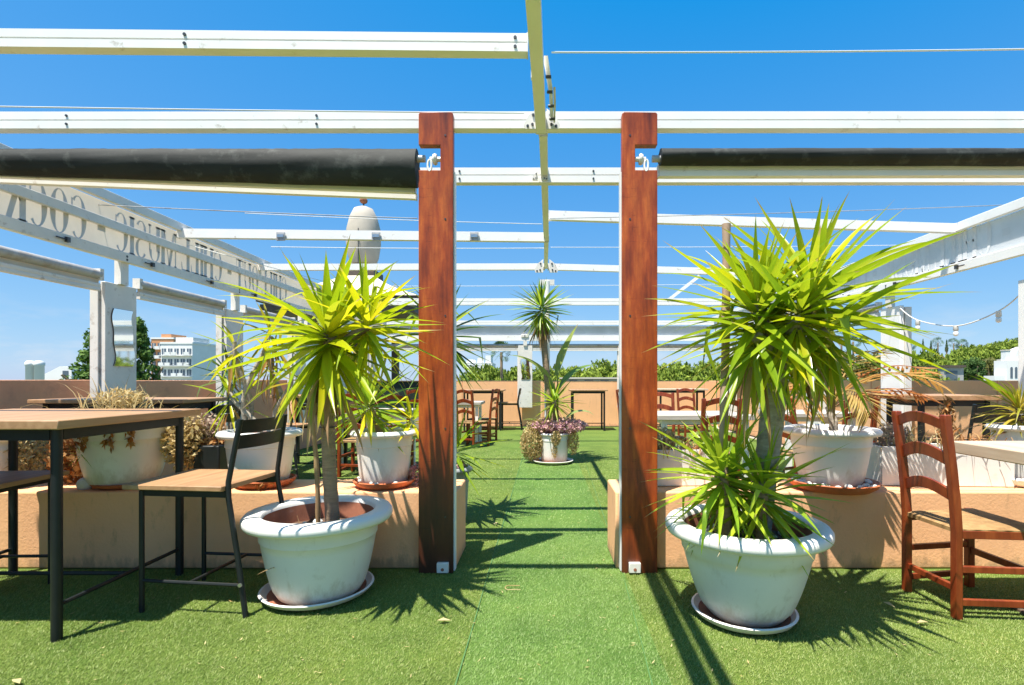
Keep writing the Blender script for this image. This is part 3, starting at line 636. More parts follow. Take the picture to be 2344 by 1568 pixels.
# wires
def wire(label, p0, p1, r=.0035, sag=.02, mat='white_metal'):
    g = MB(); p0 = Vector(p0); p1 = Vector(p1); o0 = p0.copy()
    g.tube([(p0.lerp(p1, k/16)-Vector((0, 0, sag*4*(k/16)*(1-k/16))))-o0 for k in range(17)], r, 6)
    return tag(ob('tension_wire', g, M[mat], loc=o0), label, 'wire', 'thin wires across the pergola')
wire('white wire running from top left to the centre bracket', at(-60, 243, 3.2), at(1200, 259, 3.3), .0042, .004)
wire('white wire from the centre rail to the upper right edge', at(1262, 120, 2.7), at(2400, 112, 2.7), .0045, .006)
wire('thin dark wire above the left valance, passing the finial', at(20, 458, 4.6), at(955, 500, 4.6), .004, .01, 'pipe')
wire('thin pale wire crossing behind the finial top', at(560, 488, 5.0), at(1240, 513, 5.0), .003, .01)
wire('thin pale wire crossing behind the finial lower part', at(620, 565, 6.4), at(1246, 568, 6.4), .004, .01)
wire('thin dark wire above the large right yucca', at(1258, 500, 5.2), at(2330, 468, 5.2), .0035, .015, 'pipe')
wire('thin pale wire between centre rail and right valance, low', at(1260, 566, 6.4), at(2150, 560, 6.0), .003, .01)
wire('thin wire sloping from left valance toward the left palm', at(430, 560, 5.7), at(960, 700, 5.7), .003, .01)
wire('thin pale wire behind the centre yucca head', at(900, 655, 8.4), at(1700, 650, 8.4), .0035, .01)

# rolled awnings
def awning(label, x0, x1, y, ztop, d0, d1, lean):
    t_ = thing('rolled_awning', label, 'awning', ((x0+x1)/2, y, 0)); cx = (x0+x1)/2
    g = MB(); n_, m_ = 260, 36
    for i in range(n_+1):
        f = i/n_; x = x0+(x1-x0)*f-cx; D = d0+(d1-d0)*f; rx = .062+.01*f
        for k in range(m_):
            a = 2*PI*k/m_; ca, sa = math.cos(a), math.sin(a)
            fold = .0035*noise.noise((x*3+a*1.5, a*2.2, 3))+.020*noise.noise((x*8+a*5, a*1.1, 8))*max(0, math.sin(a+.9))**2+.003*noise.noise((x*30+a*10, a*2, 5))*max(0, math.sin(a+.9))
            fold += .0045*math.sin(x*34+a*7+5*noise.noise((x*2.3, a*.8, 1)))*max(0, noise.noise((x*2.1, 4, a*.5))+.25)*max(0, math.sin(a+.9))
            zz = (sa*.5-.5)*D; rr = rx*(1-.25*max(0, -sa)*(D/.24))+fold
            g.v.append((x, ca*rr, ztop+zz+fold*sa))
    g.f = [(i*m_+k, i*m_+(k+1) % m_, (i+1)*m_+(k+1) % m_, (i+1)*m_+k) for i in range(n_) for k in range(m_)]
    g.f += [tuple(range(m_)), tuple(range(n_*m_, (n_+1)*m_))]
    ob('fabric_roll', g, M['fabric'], t_, smooth=60)
    g = MB(); g.tube([(x0-cx-.05, 0, ztop-.06), (x1-cx+.05, 0, ztop-.06)], .022, 12); ob('roller_tube', g, M['pipe'], t_)
    return t_
awning('thick rolled black awning left of the doorway posts', -3.7, -.792, 3.30, 2.652, .155, .245, 0)
awning('slim rolled black awning right of the doorway posts', .735, 3.9, 3.30, 2.652, .10, .10, 0)
beam('white tilted bottom bar hanging under the thick black awning', at(-130, 396, 3.37), at(950, 437, 3.37), .035, .034, groove=False, name='awning_bar', group='awning bars')
beam('second white tilted bar below the thick black awning', at(-130, 408, 3.46), at(952, 451, 3.46), .04, .036, groove=False, name='awning_bar', group='awning bars')
beam('white level bar under the slim right awning', at(1506, 393, 3.37), at(2450, 391, 3.37), .05, .075, name='awning_bar', group='awning bars')

# string lights
t_ = thing('string_lights', 'white string light cable with bulbs hanging right of the large yucca', 'string lights', (4.15, 6.1, 1.8))
B0 = Vector((4.15, 6.1, 1.8))
ctrl = [at(2060, 706, 6.15), at(2100, 733, 5.85), at(2190, 746, 5.35), at(2285, 712, 4.95), at(2345, 664, 4.62)]
g = MB(); pts = []
for i in range(4):
    p = [ctrl[max(0, i-1)], ctrl[i], ctrl[i+1], ctrl[min(4, i+2)]]
    for k in range(6):
        u = k/6; pts.append(.5*((2*p[1])+(p[2]-p[0])*u+(2*p[0]-5*p[1]+4*p[2]-p[3])*u*u+(3*p[1]-p[0]-3*p[2]+p[3])*u**3)-B0)
pts.append(ctrl[4]-B0); g.tube(pts, .006, 6); ob('cable', g, M['white'], t_)
def bulb(parent, p):
    g = MB(); g.lathe([(.0, .0), (.022, 0), (.024, -.05), (.020, -.055)], 12, p); s = ob('socket', g, M['white'], parent)
    g = MB(); g.lathe([(.014, -.052), (.021, -.066), (.025, -.082), (.021, -.10), (.010, -.108), (0, -.11)], 12, p); ob('bulb', g, M['bulb'], s)
for p in (ctrl[1], at(2187, 745, 5.37), ctrl[3], at(2036, 770, 6.6)): bulb(t_, p-B0)
g = MB(); g.tube([at(2036, 770, 6.6)-B0, at(2046, 745, 6.5)-B0, at(2060, 706, 6.15)-B0], .006, 6); ob('cable', g, M['white'], t_)

# ------------------------------------------------------------------ furniture
def arch_slat(z0, z1, arch, hy, x0, x1, th=.016, n=10):
    g = MB()
    for k in range(n+1):
        u = -1+2*k/n; y = u*hy; a = arch*math.cos(u*PI/2); bx = -.018*math.cos(u*PI/2)
        for (xx, zz) in ((x0-th/2, z0+a), (x0+th/2, z0+a), (x1+th/2, z1+a), (x1-th/2, z1+a)): g.v.append((xx+bx, y, zz))
    for k in range(n):
        for q in range(4): g.f.append((4*k+q, 4*k+(q+1) % 4, 4*k+4+(q+1) % 4, 4*k+4+q))
    g.f += [(0, 1, 2, 3), (4*n, 4*n+1, 4*n+2, 4*n+3)]
    return g
def px_(z):                         # lean of the rear posts
    return -.002-.062*max(0, (z-.45)/.57)**1.35
def ladder_chair(label, loc, rz, group='wooden ladder-back chairs'):
    t_ = thing('ladder_back_chair', label, 'chair', loc, rz, group); W_ = M['chair_wood']
    for s in (-1, 1):
        g = MB(); zs = [0, .2, .45, .6, .75, .9, 1.0, 1.025]
        g.bar([(px_(z), s*.172, z) for z in zs], .019, .019); g.v[-4:] = [(v[0]*.9-.002, v[1]*.96+s*.008, v[2]) for v in g.v[-4:]]
        ob('rear_leg', g, W_, t_, bevel=.004)
        g = MB(); g.bar([(.41, s*.225, 0), (.41, s*.225, .455)], .019, .019); ob('front_leg', g, W_, t_, bevel=.004)
        for z in (.085, .25):
            g = MB(); g.profile([(-.011, -.016), (.011, -.016), (.011, .016), (-.011, .016)], (.018, s*.174, z), (.392, s*.223, z)); ob('side_stretcher', g, W_, t_, bevel=.002)
        g = MB(); g.profile([(-.012, -.02), (.012, -.02), (.012, .02), (-.012, .02)], (.018, s*.174, .425), (.392, s*.222, .425)); ob('seat_rail', g, W_, t_, bevel=.002)
    g = MB(); g.box(-.012, .012, -.154, .154, .135, .165); ob('rear_stretcher', g, W_, t_, bevel=.002)
    g = MB(); g.box(.40, .42, -.207, .207, .20, .235); ob('front_stretcher', g, W_, t_, bevel=.002)
    for (za, zb, ar) in ((.945, 1.0, .035), (.765, .83, .04), (.585, .645, .04)):
        ob('back_slat', arch_slat(za, zb, ar, .157, px_(za), px_(zb)), W_, t_, bevel=.002)
    g = MB(); n_ = 16
    for j in range(n_+1):
        for i in range(n_+1):
            u, v = i/n_, -1+2*j/n_; x = -.012+.455*u; hy = .178+.065*u
            d = max(abs(2*u-1), abs(v)); z = .452+.014*(1-d**6)-.006*(1-d)
            g.v.append((x, v*hy, z))
    k = len(g.v); g.v += [(p[0], p[1]*.985, .432) for p in g.v[:k]]
    for lay in (0, 1): g.f += [(lay*k+j*(n_+1)+i, lay*k+j*(n_+1)+i+1, lay*k+(j+1)*(n_+1)+i+1, lay*k+(j+1)*(n_+1)+i) for j in range(n_) for i in range(n_)]
    ring = [i for i in range(n_)]+[j*(n_+1)+n_ for j in range(n_)]+[n_*(n_+1)+i for i in range(n_, 0, -1)]+[j*(n_+1) for j in range(n_, 0, -1)]
    g.f += [(ring[q], ring[(q+1) % len(ring)], k+ring[(q+1) % len(ring)], k+ring[q]) for q in range(len(ring))]
    ob('rush_seat', g, M['rush'], t_)
    return t_
lc = ladder_chair('wooden ladder-back chair with rush seat at the right front edge', (2.075, 2.81, 0), R(2))
def put_chair(label, x, y, rz): return copy_tree(lc, label, (x, y, 0), R(rz))

def cafe_chair(label, loc, rz, seat='table_wood', group='black steel cafe chairs'):
    t_ = thing('cafe_chair', label, 'chair', loc, rz, group); B_ = M['black']
    for s in (-1, 1):
        g = MB(); g.tube([(-.105, s*.215, 0), (-.06, s*.213, .3), (-.006, s*.208, .60), (-.004, s*.206, .68), (-.035, s*.198, .86), (-.06, s*.192, 1.0)], .0135, 10); ob('rear_leg', g, B_, t_)
        g = MB(); g.tube([(.47, s*.215, 0), (.47, s*.215, .63)], .0125, 10); ob('front_leg', g, B_, t_)
        g = MB(); g.tube([(-.08, s*.224, .165), (.46, s*.215, .165)], .0095, 8); ob('side_stretcher', g, B_, t_)
        g = MB(); g.box(.0, .482, s*.205-.011, s*.205+.011, .602, .636); ob('seat_rail', g, B_, t_, bevel=.002)
        g = MB(); g.tube([(-.088, s*.240, .17), (-.088, s*.232, .17)], .010, 8); ob('bolt', g, M['steel'], t_)
    g = MB(); g.tube([(.2, -.22, .165), (.2, .22, .165)], .0095, 8); ob('cross_stretcher', g, B_, t_)
    g = MB(); g.box(.46, .482, -.194, .194, .602, .634); ob('front_rail', g, B_, t_, bevel=.002)
    g = MB(); g.box(.006, .555, -.245, .245, .638, .664); ob('seat', g, M[seat], t_, bevel=.004)
    for (za, zb) in ((.845, .917), (.925, .995)):
        g = MB(); n_ = 10
        for k in range(n_+1):
            u = -1+2*k/n_; bx = -.03*(1-u*u)
            for (z, e) in ((za, -.004), (za, .004), (zb, .004), (zb, -.004)): g.v.append((-.035-.025*(z-.86)/.14+bx+e, u*.190, z))
        for k in range(n_):
            for q in range(4): g.f.append((4*k+q, 4*k+(q+1) % 4, 4*k+4+(q+1) % 4, 4*k+4+q))
        g.f += [(0, 1, 2, 3), (4*n_, 4*n_+1, 4*n_+2, 4*n_+3)]
        ob('back_slat', g, B_, t_)
    return t_
cc = cafe_chair('black steel cafe chair with wooden seat beside the left white pot', (-1.585, 2.875, 0), PI-R(6))
copy_tree(cc, 'black steel cafe chair tucked under the left front table', (-3.36, 2.85, 0), R(3))
copy_tree(cc, 'black steel cafe chair at the right end of the long left bar table', (-2.72, 4.45, 0), R(185))
copy_tree(cc, 'black steel cafe chair at the bar table behind the right white pot', (3.75, 4.35, 0), R(82))
copy_tree(cc, 'black steel cafe chair at the far wall left of the centre yucca', (-.62, 12.75, 0), R(180))
copy_tree(cc, 'black steel cafe chair in shade behind the corn plant', (-2.9, 6.3, 0), R(170))

def table(label, x0, x1, y0, y1, z, th, top, leg, lw, group, apron=True, stretch=None, rz=0, rnd_leg=False, name='bar_table'):
    cx, cy = (x0+x1)/2, (y0+y1)/2; hx, hy = (x1-x0)/2, (y1-y0)/2
    t_ = thing(name, label, 'table', (cx, cy, 0), rz, group)
    g = MB(); g.box(-hx, hx, -hy, hy, z-th, z); ob('tabletop', g, M[top], t_, bevel=.005)
    ix, iy = hx-.06-lw, hy-.06-lw
    for sx_ in (-1, 1):
        for sy in (-1, 1):
            g = MB()
            if rnd_leg: g.tube([(sx_*ix, sy*iy, 0), (sx_*ix, sy*iy, z-th-.001)], lw, 12)
            else: g.box(sx_*ix-lw, sx_*ix+lw, sy*iy-lw, sy*iy+lw, 0, z-th-.001)
            ob('leg', g, M[leg], t_)
    if apron:
        for s in (-1, 1):
            g = MB(); g.box(-ix+lw+.001, ix-lw-.001, s*iy-.012, s*iy+.012, z-th-.055, z-th-.002); ob('apron', g, M[leg], t_)
            g = MB(); g.box(s*ix-.012, s*ix+.012, -iy+lw+.001, iy-lw-.001, z-th-.055, z-th-.002); ob('apron', g, M[leg], t_)
    if stretch:
        for s in (-1, 1): g = MB(); g.tube([(s*ix, -iy, stretch), (s*ix, iy, stretch)], .011, 8); ob('stretcher', g, M[leg], t_)
        g = MB(); g.tube([(-ix, 0, stretch), (ix, 0, stretch)], .011, 8); ob('stretcher', g, M[leg], t_)
    return t_
GB = 'bar tables on black steel legs'
table('wooden-topped bar table on black steel legs at the left front edge', -3.35, -2.16, 2.335, 3.315, 1.02, .042, 'table_wood', 'black', .022, GB, stretch=.16, rnd_leg=True)
table('long wooden bar table along the left parapet behind the potted grasses', -3.84, -2.68, 3.9, 4.45, 1.055, .03, 'table_wood', 'black', .02, GB, stretch=.16)
table('bar table with thin top at the far wall left of the centre yucca', -1.95, -.93, 12.35, 13.05, .975, .035, 'table_wood', 'black', .02, GB, stretch=.16)
table('bar table with thin top at the far wall right of the centre yucca', .62, 1.52, 12.3, 13.0, .975, .035, 'table_wood', 'black', .02, GB, stretch=.16)
table('bar table at the far wall beyond the right wooden post', 2.6, 3.75, 11.9, 12.6, 1.0, .035, 'table_wood2', 'black', .02, GB, stretch=.16)
table('wooden bar table along the right parapet behind the white planter box', 3.40, 4.16, 4.75, 5.35, 1.06, .045, 'table_wood', 'black', .02, GB, stretch=.16)
table('dark bar table in shade behind the corn plant', -3.6, -2.55, 6.9, 7.6, 1.0, .04, 'table_wood', 'black', .02, GB, stretch=.16)
GT = 'pale dining tables'
t_ = thing('dining_table', 'pale thick-topped dining table at the right front edge', 'table', (2.70, 2.55, 0), 0, GT)
g = MB(); g.box(-.42, .42, -.39, .39, .795, .86); ob('tabletop', g, M['table_wood2'], t_, bevel=.006)
g = MB(); g.box(-.05, .05, -.05, .05, .021, .794); ob('column', g, M['dark_wood'], t_, bevel=.005)
g = MB(); g.box(-.25, .25, -.25, .25, 0, .02); ob('base', g, M['dark_wood'], t_, bevel=.005)
table('pale grey dining table with white legs behind the right wooden post', 1.30, 2.42, 5.95, 6.85, .80, .055, 'grey_wood', 'white_metal', .03, GT, name='dining_table')
table('pale grey dining table behind the right ledge pot', 2.9, 3.85, 6.3, 7.1, .80, .05, 'grey_wood', 'white_metal', .03, GT, name='dining_table')
table('small pale dining table with white legs left of the turf aisle', -1.85, -1.13, 9.5, 10.2, .80, .05, 'grey_wood', 'white_metal', .025, GT, name='dining_table')
table('pale dining table behind the left ledge', -2.9, -1.75, 6.75, 7.5, .80, .05, 'grey_wood', 'white_metal', .03, GT, name='dining_table')
put_chair('wooden ladder-back chair on the far side of the grey table behind right post', 1.62, 7.2, -90)
put_chair('wooden ladder-back chair with its back to us at the grey table behind right post', 1.70, 5.05, 90)
put_chair('wooden ladder-back chair just left of the right ledge pot', 2.45, 5.35, 20)
put_chair('wooden ladder-back chair behind the right ledge pot, nearer of two', 3.45, 5.75, 95)
put_chair('wooden ladder-back chair behind the right ledge pot, farther of two', 4.0, 6.4, 150)
put_chair('wooden ladder-back chair beyond the grey table, near the far wall', 2.9, 10.6, -80)
put_chair('wooden ladder-back chair left of the turf aisle, nearer one of the pair', -1.38, 9.3, 65)
put_chair('wooden ladder-back chair left of the turf aisle, farther one of the pair', -.98, 10.25, 165)
put_chair('wooden ladder-back chair right of the turf aisle, nearest of three in a row', 1.40, 8.3, 10)
put_chair('wooden ladder-back chair right of the turf aisle, middle of three in a row', 1.42, 8.9, 5)
put_chair('wooden ladder-back chair right of the turf aisle, farthest of three in a row', 1.44, 9.5, 8)
put_chair('wooden ladder-back chair on the turf behind the left ledge pots', -2.35, 6.45, 80)
put_chair('wooden ladder-back chair behind the left ledge, beside the lime rosette', -1.75, 6.1, 105)
put_chair('wooden ladder-back chair deep behind the left wooden post', -2.2, 9.2, 70)
t_ = thing('counter_box', 'dark green counter box behind the lime rosette at left', 'counter', (-3.3, 11.2, 0))
g = MB(); g.box(-.4, .75, -.3, .3, 0, .62); ob('base', g, M['terrace'], t_, bevel=.01)
g = MB(); g.box(-.42, .77, -.32, .32, .622, 1.16); ob('panel', g, M['dark_green'], t_, bevel=.01)
g = MB(); g.box(-.46, .81, -.36, .36, 1.162, 1.19); ob('top', g, M['dark_wood'], t_, bevel=.005)

# ------------------------------------------------------------------ plant kit
def leaf_mesh(name, k, W, fold=.35, n=9, twist=0, sway=0, kink=0):
    g = MB(); x = z = y = 0; a = 0; ds = 1/n
    for i in range(n+1):
        s = i/n
        wd = W*(.45+.55*min(1, s/.34)**.8)*(1-max(0, (s-.30)/.70)**1.25) if s < 1 else 0
        tw = twist*s; cu = math.cos(tw); su = math.sin(tw)
        zl = fold*wd
        g.v += [(x+zl*math.sin(-a)*0, y+wd*cu, z+zl*math.cos(a)+wd*su), (x, y, z), (x, y-wd*cu, z+zl*math.cos(a)-wd*su)]
        a = k*(s**1.3)+(kink if s > .52 else 0); x += ds*math.cos(a); z -= ds*math.sin(a); y += sway*ds*s
    g.f = [(3*i+j, 3*i+j+1, 3*i+j+4, 3*i+j+3) for i in range(n) for j in (0, 1)]
    me = g.mesh(name, 60); me.materials.append(M['yucca_lime']); return me
LEAF = [leaf_mesh('yucca_leaf', k, W, fo, twist=tw, sway=sw) for (k, W, fo, tw, sw) in (
    (.05, .042, .5, 0, .04), (.18, .046, .45, .2, -.05), (.3, .050, .4, -.3, .05), (.5, .052, .4, .3, .08), (.8, .050, .35, -.2, -.08), (1.25, .050, .35, .4, .06), (1.7, .048, .3, -.5, 0))]
LEAF += [leaf_mesh('bent_leaf', .15, .048, .3, 11, .2, .05, 1.5), leaf_mesh('bent_leaf', .3, .046, .3, 11, -.3, -.04, 1.0)]
THIN = [leaf_mesh('narrow_leaf', k, W, .4, 7) for (k, W) in ((.05, .022), (.2, .024), (.45, .026), (.9, .026), (1.5, .024))]
BROAD = [leaf_mesh('broad_leaf', k, W, fo, 12, sway=.05) for (k, W, fo) in ((.3, .15, .5), (1.3, .14, .35), (2.0, .13, .3))]
def add_leaf(parent, me, mat, loc, az, el, L, roll=0, wf=1.0, name='leaf'):
    o = bpy.data.objects.new(name, me); C.objects.link(o); o.parent = parent
    o.matrix_local = Matrix.Translation(loc) @ Matrix.Rotation(az, 4, 'Z') @ Matrix.Rotation(-el, 4, 'Y') @ Matrix.Rotation(roll, 4, 'X') @ Matrix.Diagonal((L, L*wf, L*wf, 1))
    o.material_slots[0].link = 'OBJECT'; o.material_slots[0].material = mat
    return o
def head(parent, c, n, L, mat, seed, top=86, bot=-62, lean=(0, 0), stem=.16, dead=0, kit=LEAF, wf=1.0, pw=.85, deadmat=None, shade=None):
    q = random.Random(seed); c = Vector(c); nk = len(kit)
    for i in range(n):
        f = i/max(1, n-1); el = top+(bot-top)*f**pw+q.uniform(-9, 9); az = i*2.39996+q.uniform(-.25, .25)
        L_ = L*(1-.36*max(0, (el-35)/55))*(1-.36*max(0, (-el-15)/60))*q.uniform(.85, 1.12)
        k = q.choice((0, 0, 1, 1, 2, 2, 3, 3, 4)) if el > -25 else q.choice((0, 0, 1, 1, 2))
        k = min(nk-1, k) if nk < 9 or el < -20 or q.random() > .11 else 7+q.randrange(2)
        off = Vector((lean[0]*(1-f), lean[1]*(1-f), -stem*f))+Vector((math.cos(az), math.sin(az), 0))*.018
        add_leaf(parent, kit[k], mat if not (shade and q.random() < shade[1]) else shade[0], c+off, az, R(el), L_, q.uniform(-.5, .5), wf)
    for i in range(dead):
        az = q.uniform(0, 2*PI); add_leaf(parent, kit[min(nk-1, 3+q.randrange(3))], deadmat or M['dead'], c+Vector((math.cos(az)*.03, math.sin(az)*.03, -stem-q.uniform(0, stem*.5))), az, R(q.uniform(-80, -45)), L*q.uniform(.5, .85), q.uniform(-.6, .6), wf*.8, 'dead_leaf')
def pot_parts(t_, r, rb, h, lip=.05, over=.05, inner='clay_in', soil=.06, seg=48, stones=0, mat='pot'):
    wall = [(0, 0.0), (rb*.93, 0), (rb, .012)]
    n_ = 9
    for i in range(1, n_+1):
        f = i/n_; wall.append((rb+(r-over-rb)*(f**.62), .012+(h-lip-.012)*f))
    k = 7; wall.insert(k+3, (wall[k+2][0]+.006, wall[k+2][1]+.004))
    g = MB(); g.lathe(wall, seg); body = ob('pot', g, M[mat], t_, smooth=50)
    ri = r-over*1.15-.012
    g = MB(); g.lathe([(r-over-.004, h-lip-.004), (r-.008, h-lip-.002), (r, h-lip+.012), (r, h-.02), (r-.012, h-.004), (r-.03, h), (ri+.01, h-.002), (ri, h-.012), (ri-.004, h-.03)], seg); ob('rim', g, M[mat], body, smooth=60)
    g = MB(); g.lathe([(ri-.0045, h-.028), (ri-.02, h-soil-.06)], seg); ob('inner_wall', g, M[inner], body)
    g = MB(); rr = ri-.012
    pr = [(0, .0), (rr*.3, .01), (rr*.6, .0), (rr*.85, .004), (rr, -.004)]
    g.lathe([(a, b_+h-soil) for a, b_ in pr], 28, wob=lambda a, z: .0); g.v = [(v[0], v[1], v[2]+.014*noise.noise((v[0]*18, v[1]*18, h))) for v in g.v]
    ob('soil', g, M['soil'], t_)
    if stones:
        g = MB()
        for i in range(stones):
            a = rnd.uniform(0, 2*PI); q_ = rr*math.sqrt(rnd.uniform(.1, .85)); s = rnd.uniform(.012, .03)
            blob(g, (q_*math.cos(a), q_*math.sin(a), h-soil+.01), s)
        tag(ob('pebbles', g, M['stone'], t_), None, kind='stuff')
def blob(g, c, s, n=8, m_=5):
    e = [rnd.uniform(.7, 1.2) for _ in range(3)]; vs_ = []
    for i in range(m_+1):
        th = PI*i/m_
        for k in range(n): a = 2*PI*k/n; vs_.append((c[0]+s*e[0]*math.sin(th)*math.cos(a), c[1]+s*e[1]*math.sin(th)*math.sin(a), c[2]+s*e[2]*.7*math.cos(th)))
    g.add(vs_, [(i*n+k, i*n+(k+1) % n, (i+1)*n+(k+1) % n, (i+1)*n+k) for i in range(m_) for k in range(n)])
def saucer(label, loc, r, mat='white', h=.045, stones=0, tilt=0, group='pot saucers'):
    t_ = thing('pot_saucer', label, 'saucer', loc, 0, group)
    g = MB(); g.lathe([(0, 0.002), (r*.80, 0.002), (r*.94, h*.5), (r, h), (r-.012, h+.004), (r*.90, h*.55), (r*.77, .012), (0, .012)], 44); ob('dish', g, M[mat], t_, smooth=50)
    g = MB(); g.lathe([(0, .0135), (r*.765, .0135), (r*.86, h*.52)], 44); ob('dirt', g, M['clay_in'], t_)
    if stones:
        g = MB()
        for i in range(stones):
            a = rnd.uniform(0, 2*PI); q_ = r*rnd.uniform(.68, .90); blob(g, (q_*math.cos(a), q_*math.sin(a), .03+h*.3), rnd.uniform(.012, .024))
        tag(ob('pebbles', g, M['stone'], t_), None, kind='stuff')
    return t_
def trunk(t_, pts, r, mat='bark', rings=True, name='trunk'):
    P_ = [Vector(p) for p in pts]; out_, rs = [], []; n_ = 26
    for i in range(n_+1):
        f = i/n_*(len(P_)-1); k = min(len(P_)-2, int(f)); out_.append(P_[k].lerp(P_[k+1], f-k))
        rs.append((r[0]+(r[1]-r[0])*i/n_)*(1+(.05*(i % 2) if rings else 0)+rnd.uniform(-.02, .02)))
    for i in range(1, n_): out_[i] = (out_[i-1]+out_[i]*2+out_[i+1])/4
    g = MB(); g.tube(out_, rs, 14); return ob(name, g, M[mat], t_, smooth=50)
def stake(t_, p0, p1, r, mat='bamboo', bend=.02):
    P0, P1 = Vector(p0), Vector(p1); n_ = 18; pts, rs = [], []
    for i in range(n_+1):
        f = i/n_; pts.append(P0.lerp(P1, f)+Vector((bend*math.sin(f*PI), 0, 0))); rs.append(r*(1.16 if i % 5 == 3 else 1.0)*(1.05-.15*f))
    g = MB(); g.tube(pts, rs, 10); ob('stake', g, M[mat], t_)
def leaflets(c, rad, n, size, seed, down=0, aspect=2.4, shell=.35):
    q = np.random.default_rng(seed); g = MB()
    d = q.normal(size=(n, 3)); d /= np.linalg.norm(d, axis=1)[:, None]; rr = (shell+(1-shell)*q.random(n))**.6
    for i in range(n):
        p = Vector(c)+Vector((d[i, 0]*rad[0], d[i, 1]*rad[1], d[i, 2]*rad[2]))*float(rr[i])
        u = Vector(q.normal(size=3)); u.z -= down; u.normalize(); v = u.orthogonal(); v.rotate(Matrix.Rotation(q.random()*6.28, 3, u)); L_ = size*(.6+.8*q.random()); w_ = L_/aspect
        g.add([p-u*L_*.5, p+v*w_*.5, p+u*L_*.5, p-v*w_*.5], [(0, 1, 2, 3)])
    return g
def grass(c, n, L, w_, seed, up=1.2, spread=.06, arch=.9, yaw=None):
    q = random.Random(seed); g = MB()
    for i in range(n):
        a = q.uniform(0, 2*PI) if yaw is None else yaw+q.gauss(0, .8); el = R(q.uniform(35, 88)); L_ = L*q.uniform(.5, 1.1); x = 0; z = 0; k = arch*q.uniform(.3, 1.6); aa = el
        b0 = Vector(c)+Vector((q.gauss(0, spread), q.gauss(0, spread), 0)); vs_ = []; n_ = 6; sd = Vector((-math.sin(a), math.cos(a), 0))
        for j in range(n_+1):
            f = j/n_; wd = w_*(1-f**2)*.5
            p = b0+Vector((math.cos(a)*x, math.sin(a)*x, z)); vs_ += [p+sd*wd, p-sd*wd]
            x += L_/n_*math.cos(aa); z += L_/n_*math.sin(aa); aa -= k*2.2*f/n_*2
        g.add(vs_, [(2*j, 2*j+1, 2*j+3, 2*j+2) for j in range(n_)])
    return g
def frond(parent, loc, az, el, L, droop, mat, seed, n=26, ll=.3, name='frond'):
    q = random.Random(seed); g = MB(); x = z = 0; a = el; pts = []
    for i in range(n+1): pts.append(Vector((x, 0, z))); x += L/n*math.cos(a); z += L/n*math.sin(a); a -= droop/n
    g.tube(pts, [.008*(1-.8*i/n) for i in range(n+1)], 6)
    for i in range(int(n*.3), n+1):
        for s in (-1, 1):
            f = i/n; d = (pts[i]-pts[i-1]).normalized(); l_ = ll*(1.1-.75*abs(f-.55)/.55)*q.uniform(.8, 1.1); v = (d*.75+Vector((0, s*.8, q.uniform(-.25, .05)))).normalized()
            sd = Vector((0, 0, 1)).cross(v).normalized()*.010; p = pts[i]; m_ = p+v*l_*.5+Vector((0, 0, -.01)); e = p+v*l_+Vector((0, 0, -.3*l_*q.random()))
            g.add([p, m_+sd, e, m_-sd], [(0, 1, 2, 3)])
    o = ob(name, g, mat, parent, smooth=None); o.matrix_local = Matrix.Translation(loc) @ Matrix.Rotation(az, 4, 'Z'); return o

# ------------------------------------------------------------------ front pots
GPOT = 'potted yuccas'
saucer('white saucer with brown inside under the left front pot', (-1.265, 2.95, .004), .30)
pt = thing('potted_yucca', 'lime yucca on a bare trunk in a large white pot left of the doorway', 'potted plant', (-1.25, 2.94, .018), 0, GPOT)
pot_parts(pt, .390, .218, .462, .055, .075, soil=.12, stones=22)
tr = trunk(pt, [(.075, 0, .30), (.075, -.06, .7), (.10, -.15, 1.10), (.15, -.23, 1.43)], (.038, .031))
head(tr, (.14, -.24, 1.47), 108, .55, M['yucca_lime'], 11, 84, -86, stem=.20, dead=10, wf=1.12, pw=.8, shade=(M['yucca_green'], .12))
head(tr, (.33, -.20, 1.51), 50, .44, M['yucca_lime'], 12, 86, -70, stem=.12, wf=.95, pw=.85, shade=(M['yucca_green'], .2))
g = MB(); g.tube([(.14, -.21, 1.34), (.22, -.21, 1.38), (.33, -.20, 1.47)], [.03, .028, .03], 10); ob('branch', g, M['bark'], tr)
stake(pt, (-.025, .03, .30), (-.075, .0, 1.17), .013)
head(pt, (-.02, -.12, .31), 9, .22, M['dead'], 5, 80, 15, kit=THIN, wf=1.2)
g = MB(); g.tube([(.088+.045*math.cos(a), -.11+.045*math.sin(a), .93) for a in np.linspace(0, 2*PI, 13)], .004, 5, False); ob('tie', g, M['screw'], pt)

saucer('white saucer with worn rim under the right front pot', (1.015, 2.66, .004), .255)
pt = thing('potted_yucca', 'large many-headed yucca above a small one in the white pot right of the doorway', 'potted plant', (1.03, 2.67, .018), 0, GPOT)
pot_parts(pt, .398, .185, .468, .055, .068, soil=.10, stones=40)
tr = trunk(pt, [(.10, .1, .33), (.12, .05, .7), (.12, -.05, 1.05), (.10, -.15, 1.35)], (.062, .052), 'bark2')
for (c_, n_, L_, sd, tp, bt) in (((.10, .08, 1.62), 58, .60, 21, 88, -30), ((.36, .10, 1.68), 60, .66, 22, 88, -25), ((.22, -.06, 1.55), 50, .56, 23, 60, -84), ((.24, .22, 1.50), 46, .60, 24, 50, -84), ((.40, .02, 1.48), 34, .60, 25, 40, -84), ((.05, .0, 1.46), 34, .58, 26, 35, -84)):
    c_ = (c_[0]-.11, c_[1]-.26, c_[2]-.035); head(tr, c_, n_, L_*.88, M['yucca_green'], sd, tp, bt, stem=.15, wf=.95, shade=(M['yucca_lime'], .16), dead=4)
